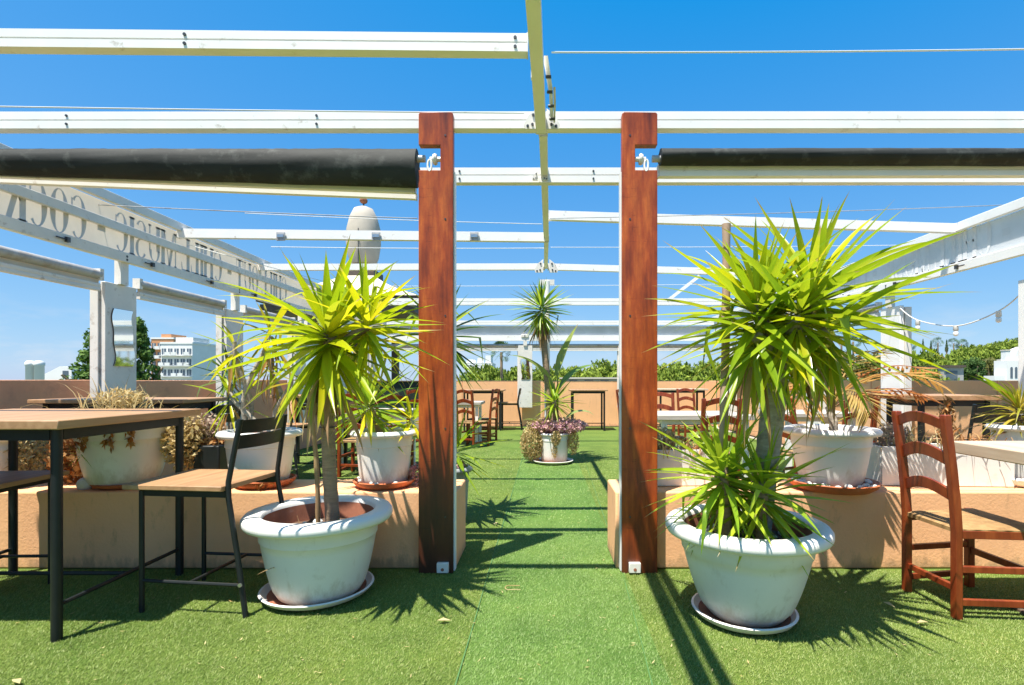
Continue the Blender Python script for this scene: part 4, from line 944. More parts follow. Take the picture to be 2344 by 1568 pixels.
for c_ in ((.10, .08, 1.58), (.36, .10, 1.62), (.22, -.05, 1.5), (.40, .02, 1.44), (.06, .0, 1.42)):
    c_ = (c_[0]-.11, c_[1]-.26, c_[2]-.035); g = MB(); g.tube([(.105, -.13, 1.27), ((.10+c_[0])/2, (-.15+c_[1])/2, 1.34), c_], [.04, .034, .03], 10); ob('branch', g, M['bark2'], tr)
BIG = pt
pt = thing('small_yucca', 'small bright yucca growing at the foot of the large right yucca', 'plant', (1.03, 2.67, .36), 0, GPOT)
for (c_, n_, sd) in (((-.13, -.04, .42), 66, 31), ((.06, -.07, .34), 54, 32), ((-.04, .06, .36), 30, 33)):
    tr2 = trunk(pt, [(c_[0]*.8, c_[1], -.03), c_], (.028, .024), 'bark', name='stem')
    head(tr2, c_, n_, .44, M['yucca_bright'], sd, 88, -58, stem=.16, wf=.9, pw=.75)
pt = BIG
stake(pt, (-.12, .05, .33), (-.07, .08, 2.0), .022, 'stake', .012)

# ------------------------------------------------------------------ left ledge
LZ = .492
saucer('grey and orange terracotta saucer under the corn plant pot', (at(605, 1090, 3.52).x, 3.53, LZ), .195, 'clay', .05)
pt = thing('potted_corn_plant', 'white ledge pot with dried twisting corn plant stems and yellow leaves', 'potted plant', (at(597, 0, 3.53).x, 3.53, LZ+.014), 0, 'pots on the left ledge')
pot_parts(pt, .262, .165, .36, .04, .05, stones=10)
q = random.Random(4)
for k, (x0, x1, zt, bend) in enumerate(((-.14, -.10, .95, .05), (-.05, .0, 1.05, -.06), (.05, .12, .86, .08), (.13, .16, .74, -.07), (.0, -.16, .62, .05))):
    pts = [(x0+(x1-x0)*f+bend*math.sin(f*5), .05*math.cos(k*2+f*3), .3+(zt-.3)*f) for f in np.linspace(0, 1, 8)]
    s_ = trunk(pt, pts, (.017, .012), 'bark2', name='stem')
    head(s_, pts[-1], 13, .30, M['yellow'] if k % 2 else M['yucca_lime'], 40+k, 75, -70, stem=.12, dead=7, kit=LEAF, wf=1.15, deadmat=M['dry_frond'])
g = leaflets((.08, -.15, .03), (.08, .04, .04), 160, .03, 8); tag(ob('dry_flowers', g, M['rust'], pt), None, kind='stuff')

saucer('orange terracotta saucer under the lime rosette pot', (at(880, 0, 3.52).x, 3.525, LZ), .205, 'clay', .045, 8)
pt = thing('potted_yucca', 'white ledge pot with a lime yucca rosette beside the left wooden post', 'potted plant', (at(880, 0, 3.54).x, 3.535, LZ+.014), 0, GPOT)
pot_parts(pt, .222, .15, .36, .035, .04)
tr = trunk(pt, [(-.02, 0, .3), (-.06, 0, .40), (-.10, .0, .50)], (.03, .03))
head(tr, (-.11, 0, .56), 46, .44, M['yucca_bright'], 51, 85, -50, stem=.10, shade=(M['yucca_lime'], .45), wf=1.05)
head(pt, (.17, .06, .46), 22, .34, M['yucca_lime'], 52, 80, -40, stem=.08)
g = leaflets((.23, .02, .06), (.07, .06, .08), 260, .03, 9); tag(ob('purple_flowers', g, M['purple'], pt), None, kind='stuff')

saucer('dark saucer under the big trough pot below the left front table', (at(282, 0, 3.5).x, 3.54, LZ), .20, 'clay', .03)
pt = thing('potted_grass', 'big white ledge pot with dried grass behind the left front table', 'potted plant', (at(280, 0, 3.53).x, 3.55, LZ+.012), 0, 'pots on the left ledge')
pot_parts(pt, .285, .185, .41, .02, .015)
g = grass((0, 0, .36), 130, .42, .010, 3, spread=.10, arch=1.0); tag(ob('dry_grass', g, M['straw'], pt), None, kind='stuff')
g = leaflets((-.02, 0, .58), (.15, .12, .06), 500, .035, 12, aspect=4); tag(ob('seed_heads', g, M['straw'], pt), None, kind='stuff')
head(pt, (-.08, -.245, .24), 14, .12, M['yucca_green'], 77, 60, -60, kit=THIN, stem=.03)
for k, a in enumerate((-2.2, -1.75, -1.2, -.8)):
    g = leaflets((.27*math.cos(a), .27*math.sin(a), .33), (.03, .02, .09), 40, .05, 60+k, down=1.5, aspect=3); tag(ob('hanging_leaves', g, M['rust'], pt), None, kind='stuff')
def bush(label, c, rad, n, size, mat, seed, stems=5, cat='plant', name='dry_plant', down=.3, aspect=2.2, base=LZ):
    t_ = thing(name, label, cat, (c[0], c[1], base))
    g = leaflets((0, 0, c[2]-base), rad, n, size, seed, down, aspect, .1); tag(ob('foliage', g, M[mat], t_), None, kind='stuff')
    q = random.Random(seed)
    for k in range(stems):
        g = MB(); a = q.uniform(0, 6.28); p = (rad[0]*.6*math.cos(a), rad[1]*.6*math.sin(a), c[2]-base+rad[2]*.4); g.tube([(0, 0, 0), (p[0]*.4, p[1]*.4, p[2]*.5), p], [.008, .006, .003], 6); ob('stem', g, M['bark'], t_)
    return t_
p = at(165, 1055, 3.62); bush('rust-orange dried plant left of the big trough pot', (p.x, 3.60, .70), (.12, .12, .22), 900, .045, 'rust', 21)
p = at(425, 1010, 3.6); bush('straw-coloured dried plant right of the big trough pot', (p.x, 3.60, .78), (.15, .13, .22), 1300, .04, 'straw', 22)
p = at(480, 985, 3.7); bush('reddish dried foliage between trough pot and corn plant', (p.x, 3.66, .86), (.14, .09, .12), 600, .035, 'pinkdry', 23)
p = at(75, 1030, 3.66); bush('tangled straw plant at the far left end of the ledge', (p.x, 3.62, .70), (.13, .12, .18), 800, .05, 'straw', 24, aspect=5)
t_ = thing('white_rock', 'white stone at the foot of the big trough pot', 'stone', (at(195, 0, 3.42).x, 3.42, LZ+.03))
g = MB(); blob(g, (0, 0, 0), .055, 14, 9); ob('rock', g, M['stone'], t_)
pt = thing('potted_plant', 'white pot at the far left edge of the ledge, partly cut off', 'potted plant', (at(-22, 0, 3.55).x, 3.55, LZ+.002), 0, 'pots on the left ledge')
pot_parts(pt, .17, .11, .33, .035, .03)
g = grass((0, 0, .28), 60, .25, .012, 5); tag(ob('dry_grass', g, M['straw'], pt), None, kind='stuff')
t_ = thing('planter_crate', 'black plastic plant crate behind the corn plant pot', 'crate', (at(490, 0, 3.65).x, 3.65, LZ+.002))
g = MB(); g.box(-.09, .09, -.09, .09, 0, .26); ob('crate_body', g, M['black'], t_, bevel=.01)
g = leaflets((0, 0, .28), (.1, .08, .04), 150, .035, 31); tag(ob('foliage', g, M['rust'], t_), None, kind='stuff')

# plants standing on the turf behind the left ledge
pt = thing('potted_yucca', 'tall green yucca in a grey pot half hidden behind the left wooden post', 'potted plant', (at(1030, 0, 4.45).x, 4.45, .01), 0, GPOT)
pot_parts(pt, .19, .13, .46, .04, .03, mat='grey_steel')
g = leaflets((0, 0, .47), (.15, .15, .03), 300, .03, 41); tag(ob('ground_cover', g, M['purple'], pt), None, kind='stuff')
tr = trunk(pt, [(-.02, 0, .4), (-.04, 0, 1.0), (-.07, 0, 1.55)], (.035, .03))
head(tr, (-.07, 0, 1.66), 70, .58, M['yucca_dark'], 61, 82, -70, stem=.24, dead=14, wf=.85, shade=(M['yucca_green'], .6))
head(pt, (.05, -.02, .66), 34, .46, M['yucca_green'], 62, 84, -50, wf=.85)
pt = thing('potted_yucca', 'small dark yucca with thin trunk behind the corn plant', 'potted plant', (at(525, 0, 4.6).x, 4.6, .01), 0, GPOT)
pot_parts(pt, .17, .12, .35, .04, .03)
tr = trunk(pt, [(0, 0, .3), (.02, 0, .8), (0, 0, 1.15)], (.028, .024), 'bark2')
head(tr, (0, 0, 1.28), 34, .36, M['yucca_dark'], 63, 82, -70, stem=.15, kit=LEAF, wf=.75)

# ------------------------------------------------------------------ right ledge
X0 = at(1902, 0, 3.44).x
saucer('wide terracotta saucer with pebbles overhanging the right ledge', (X0, 3.43, LZ), .275, 'clay', .055, 60)
pt = thing('potted_palm', 'white ledge pot with dried orange palm fronds behind the large right yucca', 'potted plant', (X0, 3.45, LZ+.014), 0, 'pots on the right ledge')
pot_parts(pt, .292, .17, .385, .04, .05, inner='white', stones=12)
st_ = trunk(pt, [(.02, 0, .3), (.02, 0, .42), (.0, .02, .52)], (.03, .022), 'bark2')
for k, (az, el, L_, dr) in enumerate(((8, 58, .80, 1.7), (-14, 62, .72, 2.1), (30, 66, .75, 1.4), (176, 74, .50, 3.0), (-80, 74, .46, 3.4), (-5, 40, .62, 1.4), (120, 60, .55, 2.0), (215, 80, .50, 3.4), (18, 30, .55, .9))):
    frond(st_, (0, 0, .50), R(az), R(el), L_, dr*.8, M['dry_frond'], 70+k, 24, .26)
head(pt, (-.02, .02, .52), 10, .34, M['yellow'], 71, 85, 20, kit=THIN, wf=1.1)
def box_planter(label, x0, x1, y, dy, h, rz, mats, seed):
    cx = (x0+x1)/2; hx = (x1-x0)/2; t_ = thing('planter_box', label, 'planter box', (cx, y, LZ+.002), rz, 'white planter boxes on the right ledge')
    for nm, a in (('front_panel', (-hx, hx, -dy, -dy+.012)), ('back_panel', (-hx, hx, dy-.012, dy))):
        g = MB(); g.box(*a, 0, h); ob(nm, g, M['white'], t_, bevel=.003)
    for s in (-1, 1): g = MB(); g.box(s*hx-.006, s*hx+.006, -dy+.0125, dy-.0125, 0, h); ob('end_panel', g, M['white'], t_, bevel=.003)
    g = MB(); g.box(-hx+.01, hx-.01, -dy+.0125, dy-.0125, .02, h-.04); ob('soil', g, M['soil'], t_)
    g = grass((-hx*.45, 0, h-.05), 70, .26, .010, seed, spread=.07, arch=1.2); tag(ob('dry_grass', g, M[mats[0]], t_), None, kind='stuff')
    g = leaflets((-hx*.7, 0, h+.06), (.13, .07, .09), 500, .03, seed+1); tag(ob('dry_flowers', g, M[mats[1]], t_), None, kind='stuff')
    g = grass((hx*.4, -.02, h-.05), 50, .28, .008, seed+2, spread=.06, arch=2.2); tag(ob('trailing_grass', g, M['rust'], t_), None, kind='stuff')
    return t_
box_planter('long white planter box with dried flowers behind the rush chair', 2.28, 3.12, 3.60, .11, .26, R(-4), ('straw', 'pinkdry'), 81)
box_planter('white planter box with dried grass beside the right wooden post', .72, 1.14, 3.60, .10, .24, R(3), ('straw', 'straw'), 84)
p = at(2170, 960, 3.68); t_ = bush('wispy brown dead plant behind the rush chair back', (p.x, 3.70, .90), (.06, .05, .20), 260, .06, 'rust', 86, aspect=6, down=1)
X5 = at(2332, 0, 3.6).x
saucer('white dish of pebbles at the right end of the ledge', (X5, 3.56, LZ), .20, 'white', .05, 60)
pt = thing('potted_plant', 'white pot with yellow-green spiky plant at the right picture edge', 'potted plant', (X5, 3.60, LZ+.014), 0, 'pots on the right ledge')
pot_parts(pt, .185, .12, .39, .035, .035, stones=6)
head(pt, (.0, 0, .55), 90, .26, M['yellow'], 91, 88, -25, stem=.16, kit=THIN, wf=1.6, pw=.7)
head(pt, (-.02, 0, .42), 26, .34, M['dead'], 92, 20, -10, kit=THIN, wf=1.0)
for k in range(2): add_leaf(pt, LEAF[3], M['yucca_green'], (0, 0, .5), R(165+14*k), R(48), .40, .2, 1.2)

# ------------------------------------------------------------------ centre pot
saucer('pale saucer under the centre pot on the turf', (at(1265, 0, 7.6).x, 7.62, .004), .30, 'white', .04)
pt = thing('potted_yucca', 'tall yucca with broad leaves and purple flowers in the centre pot on the turf', 'potted plant', (at(1268, 0, 7.66).x, 7.66, .016), 0, GPOT)
pot_parts(pt, .235, .185, .42, .03, .02)
tr = trunk(pt, [(-.05, .02, .35), (-.08, .02, 1.0), (-.14, .02, 1.6), (-.18, .0, 2.1)], (.05, .045), 'bark')
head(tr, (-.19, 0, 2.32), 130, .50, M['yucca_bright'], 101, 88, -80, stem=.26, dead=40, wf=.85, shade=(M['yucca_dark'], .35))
head(pt, (.0, -.05, .92), 60, .44, M['yucca_bright'], 102, 86, -55, stem=.12, dead=12, wf=.8)
tr3 = trunk(pt, [(.0, -.05, .36), (.0, -.05, .9)], (.04, .035), name='small_trunk')
for (me_, az, el, L_, z0, x0, m_) in ((0, 12, 72, .85, 1.25, .05, 'strelitzia'), (1, 176, 62, .95, 1.02, .0, 'strelitzia'), (1, 4, 54, .85, 1.02, .05, 'strelitzia'), (2, -20, 50, .62, .55, .12, 'strelitzia'), (1, 190, 35, .4, .52, -.15, 'strelitzia'), (1, 100, 70, .6, .8, .0, 'yucca_green')):
    az_, el_ = R(az), R(el); q0 = Vector((x0*.3, 0, .38)); q1 = Vector((x0, 0, z0)); g = MB(); g.tube([q0, q0.lerp(q1, .5)+Vector((.02, 0, 0)), q1], [.014, .012, .009], 7); sm_ = ob('leaf_stalk', g, M['strelitzia'], pt)
    add_leaf(sm_, BROAD[me_], M[m_], q1, az_, el_, L_, R(20), .85)
g = leaflets((.06, 0, .52), (.44, .26, .12), 2200, .045, 103); tag(ob('purple_flowers', g, M['purple'], pt), None, kind='stuff')
for k, (c_, r_, n_) in enumerate((((-.32, -.06, .27), (.18, .15, .27), 3000), ((.27, -.08, .30), (.09, .08, .20), 700), ((.02, -.24, .36), (.07, .04, .12), 420), ((-.2, 0, .52), (.22, .16, .12), 800), ((.0, -.23, .17), (.05, .03, .10), 90))):
    g = leaflets(c_, r_, n_, .04, 110+k, down=1, aspect=4); tag(ob('trailing_straw', g, M['straw'], pt), None, kind='stuff')

# small fallen things on the turf
for k, (x, y, lab) in enumerate(((1000, 1428, 'dry fallen leaf on the turf between left pot and doorway'), (2020, 1385, 'dry fallen leaf in the shade right of the right pot'), (2125, 1432, 'dry fallen leaf on the sunlit turf near the rush chair'), (1130, 1205, 'dry fallen leaf by the spiky shadow in the doorway'), (45, 1575, 'dry fallen leaf at the lower left corner'))):
    Y = gy(y); g = MB(); L_ = .07
    g.add([(0, 0, .014), (L_*.4, .014, .022), (L_, .004, .012), (L_*.45, -.014, .020)], [(0, 1, 2, 3)])
    tag(ob('fallen_leaf', g, M['straw'], loc=((x-VX)*Y/F, Y, .004), rz=rnd.uniform(0, 6)), lab, 'leaf', 'fallen leaves')
g = MB(); Y = gy(1352); g.tube([(.06*math.cos(a), .035*math.sin(a), .018+.003*math.sin(3*a)) for a in np.linspace(1.2, 5.2, 14)], .0025, 5)
tag(ob('dry_strand', g, M['straw'], loc=(at(1180, 0, Y).x, Y, 0)), 'curled dry strand on the turf in the doorway', 'strand')

g = MB(); q = random.Random(12)
for k in range(420):
    Y = 1.95+6*q.random()**1.6; X = q.uniform(-1, 1)*min(3.8, Y*1.02)
    if 3.2 < Y < 3.85 and abs(X) > .45: continue
    a = q.uniform(0, 6.28); L_ = q.uniform(.003, .016); w_ = q.uniform(.0015, .004); u = Vector((math.cos(a), math.sin(a), .1)); v = Vector((-math.sin(a), math.cos(a), 0)); p = Vector((X, Y, .012))
    g.add([p-u*L_, p+v*w_, p+u*L_+Vector((0, 0, .003)), p-v*w_], [(0, 1, 2, 3)])
tag(ob('turf_litter', g, M['straw']), 'tiny dry bits of leaf and straw strewn over the turf', 'litter', kind='stuff')
# ------------------------------------------------------------------ beyond the parapet
def crown_mesh(name, fn, nclump, ncard, size, seed):
    q = np.random.default_rng(seed); V0 = []; F0 = []
    for k in range(nclump):
        c_, r_ = fn(q, k)
        d = q.normal(size=(ncard, 3)); d /= np.linalg.norm(d, axis=1)[:, None]; P_ = np.array(c_)+d*r_*(.55+.45*q.random((ncard, 1)))
        u = q.normal(size=(ncard, 3)); u /= np.linalg.norm(u, axis=1)[:, None]; v = np.cross(u, d+.3*q.normal(size=(ncard, 3))); v /= np.linalg.norm(v, axis=1)[:, None]+1e-6
        s = size*(.6+.8*q.random((ncard, 1)))
        for i in range(ncard):
            b0 = len(V0); V0 += [tuple(P_[i]-u[i]*s[i]), tuple(P_[i]+v[i]*s[i]*.6), tuple(P_[i]+u[i]*s[i]), tuple(P_[i]-v[i]*s[i]*.6)]; F0.append((b0, b0+1, b0+2, b0+3))
    me = bpy.data.meshes.new(name); me.from_pydata(V0, [], F0); me.update(); return me
def f_umb(q, k):
    a = q.random()*6.283; r = math.sqrt(q.random()); h = .42*math.sqrt(max(0, 1-r*r*.96))
    return (r*math.cos(a)*.9, r*math.sin(a)*.9, h*(.1+.9*q.random())-.08+.05*q.normal()), np.array([.16, .16, .10])*(.7+.6*q.random())
def f_round(q, k):
    d = q.normal(size=3); d /= np.linalg.norm(d); r = q.random()**.4
    return d*r*np.array([.8, .8, .62])+np.array([0, 0, .1]), np.array([.2, .2, .16])*(.7+.6*q.random())
def f_cone(q, k):
    h = q.random()**1.3; a = q.random()*6.283; r = (1-h)**.75*(.35+.65*q.random())
    return (r*math.cos(a)*.62, r*math.sin(a)*.62, h*1.7-.1+.10*r), np.array([.13, .13, .11])*(.6+.6*q.random())
UMB = [crown_mesh('pine_crown', f_umb, 210, 34, .05, s) for s in (1, 2, 3)]
RND = [crown_mesh('round_crown', f_round, 110, 32, .06, s) for s in (4, 5)]
CON = crown_mesh('cypress_crown', f_cone, 190, 34, .045, 6)
def tree(name, label, x, y, ztop, rad, me, hgt, mat, group, base=None, tr_r=.25, fl=1.0):
    b0 = base if base is not None else hill_z(x, y)
    t_ = thing(name, label, 'tree', (x, y, b0), rnd.uniform(0, 6.28), group)
    o = bpy.data.objects.new('crown', me); C.objects.link(o); o.parent = t_; o.scale = (rad, rad, rad*fl)
    if not me.materials: me.materials.append(mat)
    o.material_slots[0].link = 'OBJECT'; o.material_slots[0].material = mat
    o.location = (0, 0, ztop-b0-hgt*rad*fl)
    g = MB(); h = ztop-b0-hgt*rad*fl*.7; g.tube([(0, 0, 0), (rad*.05, 0, h*.5), (0, 0, h)], [tr_r, tr_r*.8, tr_r*.6], 8); tk = ob('trunk', g, M['bark'], t_)
    for k in range(5):
        a = k*1.256+rnd.random(); g = MB(); g.tube([(0, 0, h*.72), (math.cos(a)*rad*.3, math.sin(a)*rad*.3, h*.9), (math.cos(a)*rad*.62, math.sin(a)*rad*.62, h*1.0)], [tr_r*.5, tr_r*.35, tr_r*.15], 6); ob('limb', g, M['bark'], tk)
    return t_
def tv(name, label, x, y, Y, halfw, me, hgt, mat, group, base=None, fl=1.0):
    p = at(x, y, Y); return tree(name, label, p.x, p.y, p.z, halfw*Y/F, me, hgt, mat, group, base, fl=fl)
GPI = 'umbrella pines beyond the far parapet'
tv('umbrella_pine', 'umbrella pine below the white hotel, just right of the left post', 1110, 833, 62, 64, UMB[0], .48, M['pine'], GPI, fl=1.75)
tv('umbrella_pine', 'umbrella pine behind the far fan palm', 1180, 830, 70, 62, UMB[1], .48, M['pine'], GPI, fl=1.75)
tv('umbrella_pine', 'umbrella pine directly behind the centre yucca trunk', 1255, 832, 66, 58, UMB[2], .48, M['pine'], GPI, fl=1.75)
tv('umbrella_pine', 'umbrella pine with visible trunks right of the centre yucca', 1318, 829, 55, 62, UMB[1], .48, M['pine'], GPI, fl=1.75)
tv('umbrella_pine', 'umbrella pine left of the right wooden post', 1390, 822, 58, 66, UMB[0], .48, M['pine'], GPI, fl=1.75)
tv('umbrella_pine', 'umbrella pine hidden mostly behind right wooden post', 1470, 830, 60, 60, UMB[2], .48, M['pine'], GPI, fl=1.75)
tv('umbrella_pine', 'umbrella pine just right of the right wooden post', 1545, 818, 58, 66, UMB[1], .48, M['pine'], GPI, fl=1.75)
tv('umbrella_pine', 'umbrella pine left of the wooden stake', 1625, 824, 64, 62, UMB[0], .48, M['pine'], GPI, fl=1.75)
tv('umbrella_pine', 'umbrella pine behind the large yucca trunk', 1730, 826, 66, 70, UMB[2], .48, M['pine'], GPI, fl=1.75)
tv('scrub_tree', 'olive-brown tree behind the dried palm fronds', 1900, 800, 60, 60, RND[0], .75, M['scrub'], 'trees on the right hillside')
tv('scrub_tree', 'olive-brown tree left of the right board post', 1985, 812, 66, 60, RND[1], .75, M['scrub'], 'trees on the right hillside')
tv('umbrella_pine', 'broad bright pine right of the right board post', 2100, 800, 60, 68, UMB[0], .46, M['pine'], 'trees on the right hillside', fl=1.9)
tv('umbrella_pine', 'lower bright pine in front of the hillside, beside the concrete house', 2120, 832, 52, 60, UMB[1], .46, M['pine'], 'trees on the right hillside', fl=1.8)
tv('umbrella_pine', 'pine above the grey concrete house', 2178, 804, 66, 62, UMB[2], .46, M['pine'], 'trees on the right hillside', fl=1.9)
tv('round_tree', 'dark round tree right of the concrete house', 2228, 818, 54, 32, RND[0], .75, M['pine_dark'], 'trees on the right hillside', fl=1.25)
tv('round_tree', 'olive-yellow tree beside the white villa', 2264, 820, 56, 28, RND[1], .75, M['scrub'], 'trees on the right hillside', fl=1.2)
for k, (x, y, Y, hw, w_) in enumerate(((2215, 790, 120, 36, 'leftmost'), (2262, 782, 125, 38, 'second from left'), (2305, 776, 128, 36, 'third from left'), (2338, 772, 130, 34, 'rightmost'))):
    tv('umbrella_pine', 'pine on the hill ridge above the villa, %s' % w_, x, y, Y, hw, UMB[k % 3], .46, M['pine'], 'pines on the hill ridge', fl=1.7)
for k, (x, y, hw, w_) in enumerate(((2112, 776, 5, 'taller left one'), (2130, 780, 5, 'middle one'), (2166, 778, 6, 'right one'))):
    tv('cypress', 'slender dark cypress on the far ridge, %s' % w_, x, y, 150, hw, CON, 1.6, M['pine_dark'], 'cypresses on the far ridge', fl=2.6)
tv('cypress', 'dark green conifer behind the nearest left board post, left part showing', 245, 722, 25, 128, CON, 1.6, M['conifer'], 'conifers beyond the left parapet', base=-8, fl=.95)
tv('cypress', 'dark green conifer right of the nearest left board post', 318, 733, 26, 74, CON, 1.6, M['conifer'], 'conifers beyond the left parapet', base=-8, fl=1.3)
def fan_palm(label, x, y, Y, r, seed, base=-8):
    p = at(x, y, Y); rr = r*Y/F; t_ = thing('fan_palm', label, 'palm tree', (p.x, p.y, base), 0, 'fan palms in the distance')
    g = MB(); g.tube([(0, 0, 0), (.1, 0, (p.z-base)*.5), (0, 0, p.z-base)], [.22, .17, .15], 8); ob('trunk', g, M['bark'], t_)
    q = random.Random(seed); g = MB()
    for k in range(34):
        a = q.uniform(0, 6.28); el = R(q.uniform(-55, 80)); d = Vector((math.cos(a)*math.cos(el), math.sin(a)*math.cos(el), math.sin(el))); c_ = Vector((0, 0, p.z-base))+d*rr*.55
        sd = d.orthogonal().normalized(); sd.rotate(Matrix.Rotation(q.uniform(0, 6.28), 3, d))
        for j in range(7):
            aa = -1.0+j/3; v = (d*math.cos(aa)+sd*math.sin(aa)); g.add([c_, c_+v*rr*.5+sd*.05, c_+v*rr*.62, c_+v*rr*.5-sd*.05], [(0, 1, 2, 3)])
    ob('crown', g, M['pine_dark'], t_, smooth=None); return t_
fan_palm('fan palm on a thin tall trunk between left post and centre yucca', 1147, 806, 60, 24, 1)
for k, (x, y, w_) in enumerate(((2082, 790, 'leftmost'), (2146, 784, 'second from left'), (2182, 786, 'third from left'), (2200, 788, 'rightmost'))):
    fan_palm('small distant palm on the far ridge, %s' % w_, x, y, 140, 12, 10+k, -6)
for k, (x, y, w_) in enumerate(((1925, 770, 'left of the pair'), (1952, 782, 'right of the pair'))):
    fan_palm('distant palm seen through the large yucca leaves, %s' % w_, x, y, 90, 16, 20+k, -6)

def block(label, x0, x1, ytop, Y, depth, wall, name='apartment_block', floors=5, cols=6, group=None, balcony=True, parapets=()):
    a = at(x0, ytop, Y); b_ = at(x1, ytop, Y); cx = (a.x+b_.x)/2; hx = (b_.x-a.x)/2; top = a.z+8
    t_ = thing(name, label, 'building', (cx, Y, -8), 0, group)
    g = MB(); g.box(-hx, hx, 0, depth, 0, top); ob('wall', g, M[wall], t_)
    g = MB(); g.box(-hx-.15, hx+.15, -.15, depth, top+.002, top+.5); ob('roof_edge', g, M['paint_house'], t_)
    fh = 3.0; bw = 2*hx/cols
    for f in range(floors):
        z = top-1.0-fh*(f+1)+.9
        if balcony:
            g = MB(); g.box(-hx+.1, hx-.1, -1.1, -.002, z-.35, z-.2); ob('balcony_slab', g, M['paint_house'], t_)
        for c_ in range(cols):
            x = -hx+bw*(c_+.5)
            g = MB(); g.box(x-bw*.34, x+bw*.34, -.06, -.003, z, z+1.75); wn = ob('window', g, M['glass'], t_)
            g = MB(); g.box(x-bw*.03, x+bw*.03, -.09, -.061, z, z+1.75); ob('frame', g, M['paint_house'], wn)
            if balcony and (c_+f) % 3:
                g = MB(); g.box(x-bw*.48, x+bw*.30, -1.12, -1.05, z-.2, z+.7); ob('railing', g, M['paint_house'], t_)
    for (px0, px1, hh) in parapets:
        g = MB(); g.box(px0*hx, px1*hx, 1, depth*.6, top+.502, top+.5+hh); ob('roof_house', g, M[wall], t_)
    return t_
block('white apartment tower with balconies right of the conifers', 368, 440, 787, 150, 14, 'paint_house', floors=4, cols=5, parapets=((-.2, .9, 1.4),))
block('pale side wing of the white apartment tower', 441, 468, 791, 158, 12, 'paint_house', floors=4, cols=2, balcony=False)
block('ochre apartment tower behind the white one', 346, 397, 776, 172, 14, 'house_orange', floors=5, cols=4, parapets=((-.3, .6, 1.2),))
block('hazy white hotel on the horizon left of the fan palm', 1064, 1126, 832, 420, 30, 'paint_house', name='hotel', floors=4, cols=9, parapets=((-.9, -.4, 3), (-.1, .2, 4), (.5, .9, 6)))
# low white house with round chimneys at left
p = at(128, 866, 42); t_ = thing('white_house', 'low white house with sloping roof beyond the left parapet', 'building', (p.x, 42, -8))
g = MB(); g.prism([(-1.4, 0), (1.25, 0), (1.25, 9.3+.95), (.3, 9.3+1.0), (-1.4, 9.3+.15)], lambda a, b_, d: (a, d, b_), 0, 4); ob('wall', g, M['paint_house'], t_)
g = MB(); g.box(.55, 1.0, -.03, -.002, 9.35, 9.95); ob('window', g, M['glass'], t_)
for k, (x, w_) in enumerate(((70, 'left'), (90, 'right'))):
    p = at(x, 826, 40); t_ = thing('chimney', 'white round-capped chimney on the left skyline, %s one' % w_, 'chimney', (p.x, 40, -8), 0, 'twin white chimneys')
    g = MB(); g.lathe([(.30, 0), (.30, p.z+7.6), (.34, p.z+7.65), (.34, p.z+7.85), (.22, p.z+8), (0, p.z+8.02)], 14); ob('shaft', g, M['paint_house'], t_)
# villa at right edge and concrete house
t_ = thing('white_villa', 'white villa with arched windows at the right edge behind the parapet', 'building', (42.9, 48, -8))
g = MB(); g.box(-.45, 2.2, 0, 1.4, 0, 11.0); ob('wall', g, M['paint_house'], t_)
g = MB(); g.prism([(.25, 11.002), (2.1, 11.002), (2.1, 12.1), (1.5, 12.3), (.7, 12.0)], lambda a, b_, d: (a, d, b_), .2, 1.2); ob('gable', g, M['paint_house'], t_, smooth=None)
g = MB(); g.box(-.40, .05, .2, .7, 11.002, 11.9); ch = ob('chimney', g, M['paint_house'], t_)
g = MB(); g.box(-.44, .09, .16, .74, 11.902, 12.0); ob('cap', g, M['stone_roof'], ch)
g = MB(); g.box(-1.5, -.452, .1, 1.3, 0, 9.6); ob('annex', g, M['paint_house'], t_)
for k in range(4):
    x = -.05+.42*k; poly = [(x-.11, 9.4), (x+.11, 9.4), (x+.11, 10.25)]+[(x+.11*math.cos(a), 10.25+.16*math.sin(a)) for a in np.linspace(.3, PI-.3, 6)]+[(x-.11, 10.25)]
    g = MB(); g.prism(poly, lambda a, b_, d: (a, d, b_), -.03, -.002); ob('window', g, M['glass'], t_, smooth=None)
t_ = thing('concrete_house', 'grey concrete house with a dark opening among the right hillside pines', 'building', (at(2182, 0, 50).x, 50, -8))
g = MB(); g.box(-.95, .95, 0, 4, 0, 10.4); ob('wall', g, M['concrete'], t_)
g = MB(); g.box(-1.05, 1.05, -.2, 4.1, 10.402, 10.62); ob('roof', g, M['dark_wood'], t_)
g = MB(); g.box(-.75, .35, -.03, -.002, 9.2, 10.1); ob('opening', g, M['glass'], t_)
t_ = thing('white_roof_house', 'small white house peeking out between the hillside trees', 'building', (at(2285, 0, 75).x, 75, -8))
g = MB(); g.box(-.8, .8, 0, 1.5, 0, at(0, 826, 75).z+8); ob('wall', g, M['paint_house'], t_)
g = MB(); g.box(-.9, .9, -.1, 1.6, at(0, 826, 75).z+8.002, at(0, 826, 75).z+8.2); ob('roof', g, M['stone_roof'], t_)
p = at(1345, 862, 50); t_ = thing('flat_house', 'low flat roof visible under the pines right of the centre yucca', 'building', (p.x, 50, -8))
g = MB(); g.box(-2.4, 2.8, 0, 5, 0, 9.32); ob('wall', g, M['concrete'], t_)
g = MB(); g.box(-2.6, 3.0, -.3, 5.2, 9.322, 9.46); ob('roof', g, M['stone_roof'], t_)
for k in range(3): g = MB(); g.box(-1.8+1.5*k, -1.0+1.5*k, -.03, -.002, 8.9, 9.22); ob('window', g, M['glass'], t_)

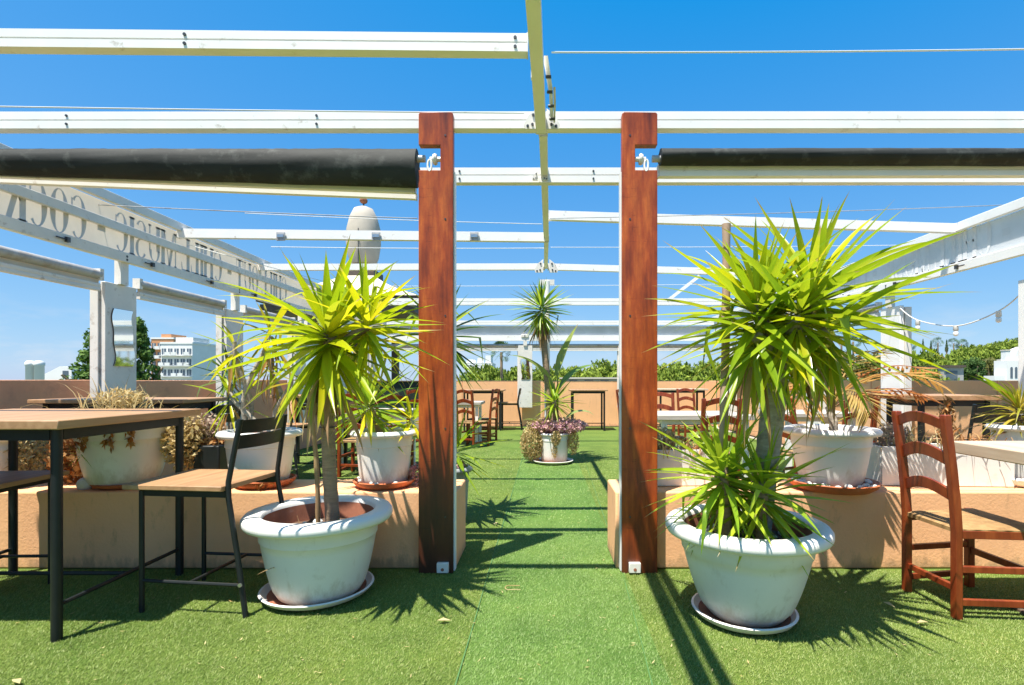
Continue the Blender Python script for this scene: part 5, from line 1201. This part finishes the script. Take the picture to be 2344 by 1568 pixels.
# pavilion with wrapped finial
YP = 15.8; c_ = at(832, 0, YP)
t_ = thing('pavilion', 'pavilion with pale pyramid roof and big wrapped barrel finial behind the left palm', 'pavilion', (c_.x, YP, 0))
ze = at(0, 702, YP).z; za = at(0, 642, YP).z; zb0 = at(0, 606, YP).z; zb1 = at(0, 474, YP).z; hw = 2.15
g = MB(); n_ = 9
rings = []
for i in range(n_+1):
    f = i/n_; hw_ = hw*(1-f)+.32*f-.28*math.sin(f*PI)*.6; z = ze+(za-ze+.15)*f
    g.v += [(-hw_, -hw_, z), (hw_, -hw_, z), (hw_, hw_, z), (-hw_, hw_, z)]
g.f = [(4*i+k, 4*i+(k+1) % 4, 4*i+4+(k+1) % 4, 4*i+4+k) for i in range(n_) for k in range(4)]+[(4*n_, 4*n_+1, 4*n_+2, 4*n_+3)]
ob('roof', g, M['stone_roof'], t_, smooth=20)
g = MB(); g.box(-.45, .45, -.45, .45, za-.25, za+.25); ob('roof_vent', g, M['dark_wood'], t_)
g = MB(); g.box(-hw+.05, hw-.05, -hw+.05, hw-.05, ze-.16, ze-.004); ob('eave_beam', g, M['dark_wood'], t_)
g = MB(); g.box(-hw+.12, hw-.12, -hw+.12, hw-.12, ze-.42, ze-.22); ob('lower_beam', g, M['dark_wood'], t_)
for sx_ in (-1, 1):
    for sy in (-1, 1): g = MB(); g.box(sx_*.62-.1, sx_*.62+.1, sy*1.2-.1, sy*1.2+.1, -8, ze-.43); ob('post', g, M['dark_wood'], t_)
g = MB(); H_ = zb1-zb0
g.lathe([(.0, za+.12), (.34, za+.14), (.26, za+.26), (.20, zb0), (.36, zb0), (.44, zb0+H_*.12), (.5, zb0+H_*.35), (.49, zb0+H_*.6), (.40, zb0+H_*.82), (.28, zb0+H_*.96), (.12, zb1), (0, zb1+.01)], 30, wob=lambda a, z: .03*noise.noise((math.cos(a)*2, math.sin(a)*2, z*2)))
fn = ob('finial', g, M['canvas'], t_, smooth=60)
g = MB(); g.tube([(0.02, -.515, z) for z in np.linspace(za+.2, zb0+H_*.55, 5)], .014, 6); ob('strap', g, M['screw'], fn)
g = MB(); g.tube([(0, 0, zb1-.05), (0, 0, zb1+.12)], .025, 8); ob('spike', g, M['screw'], fn)
g = MB(); blob(g, (0, 0, zb1+.19), .14, 14, 10); ob('ball', g, M['clay_in'], fn)
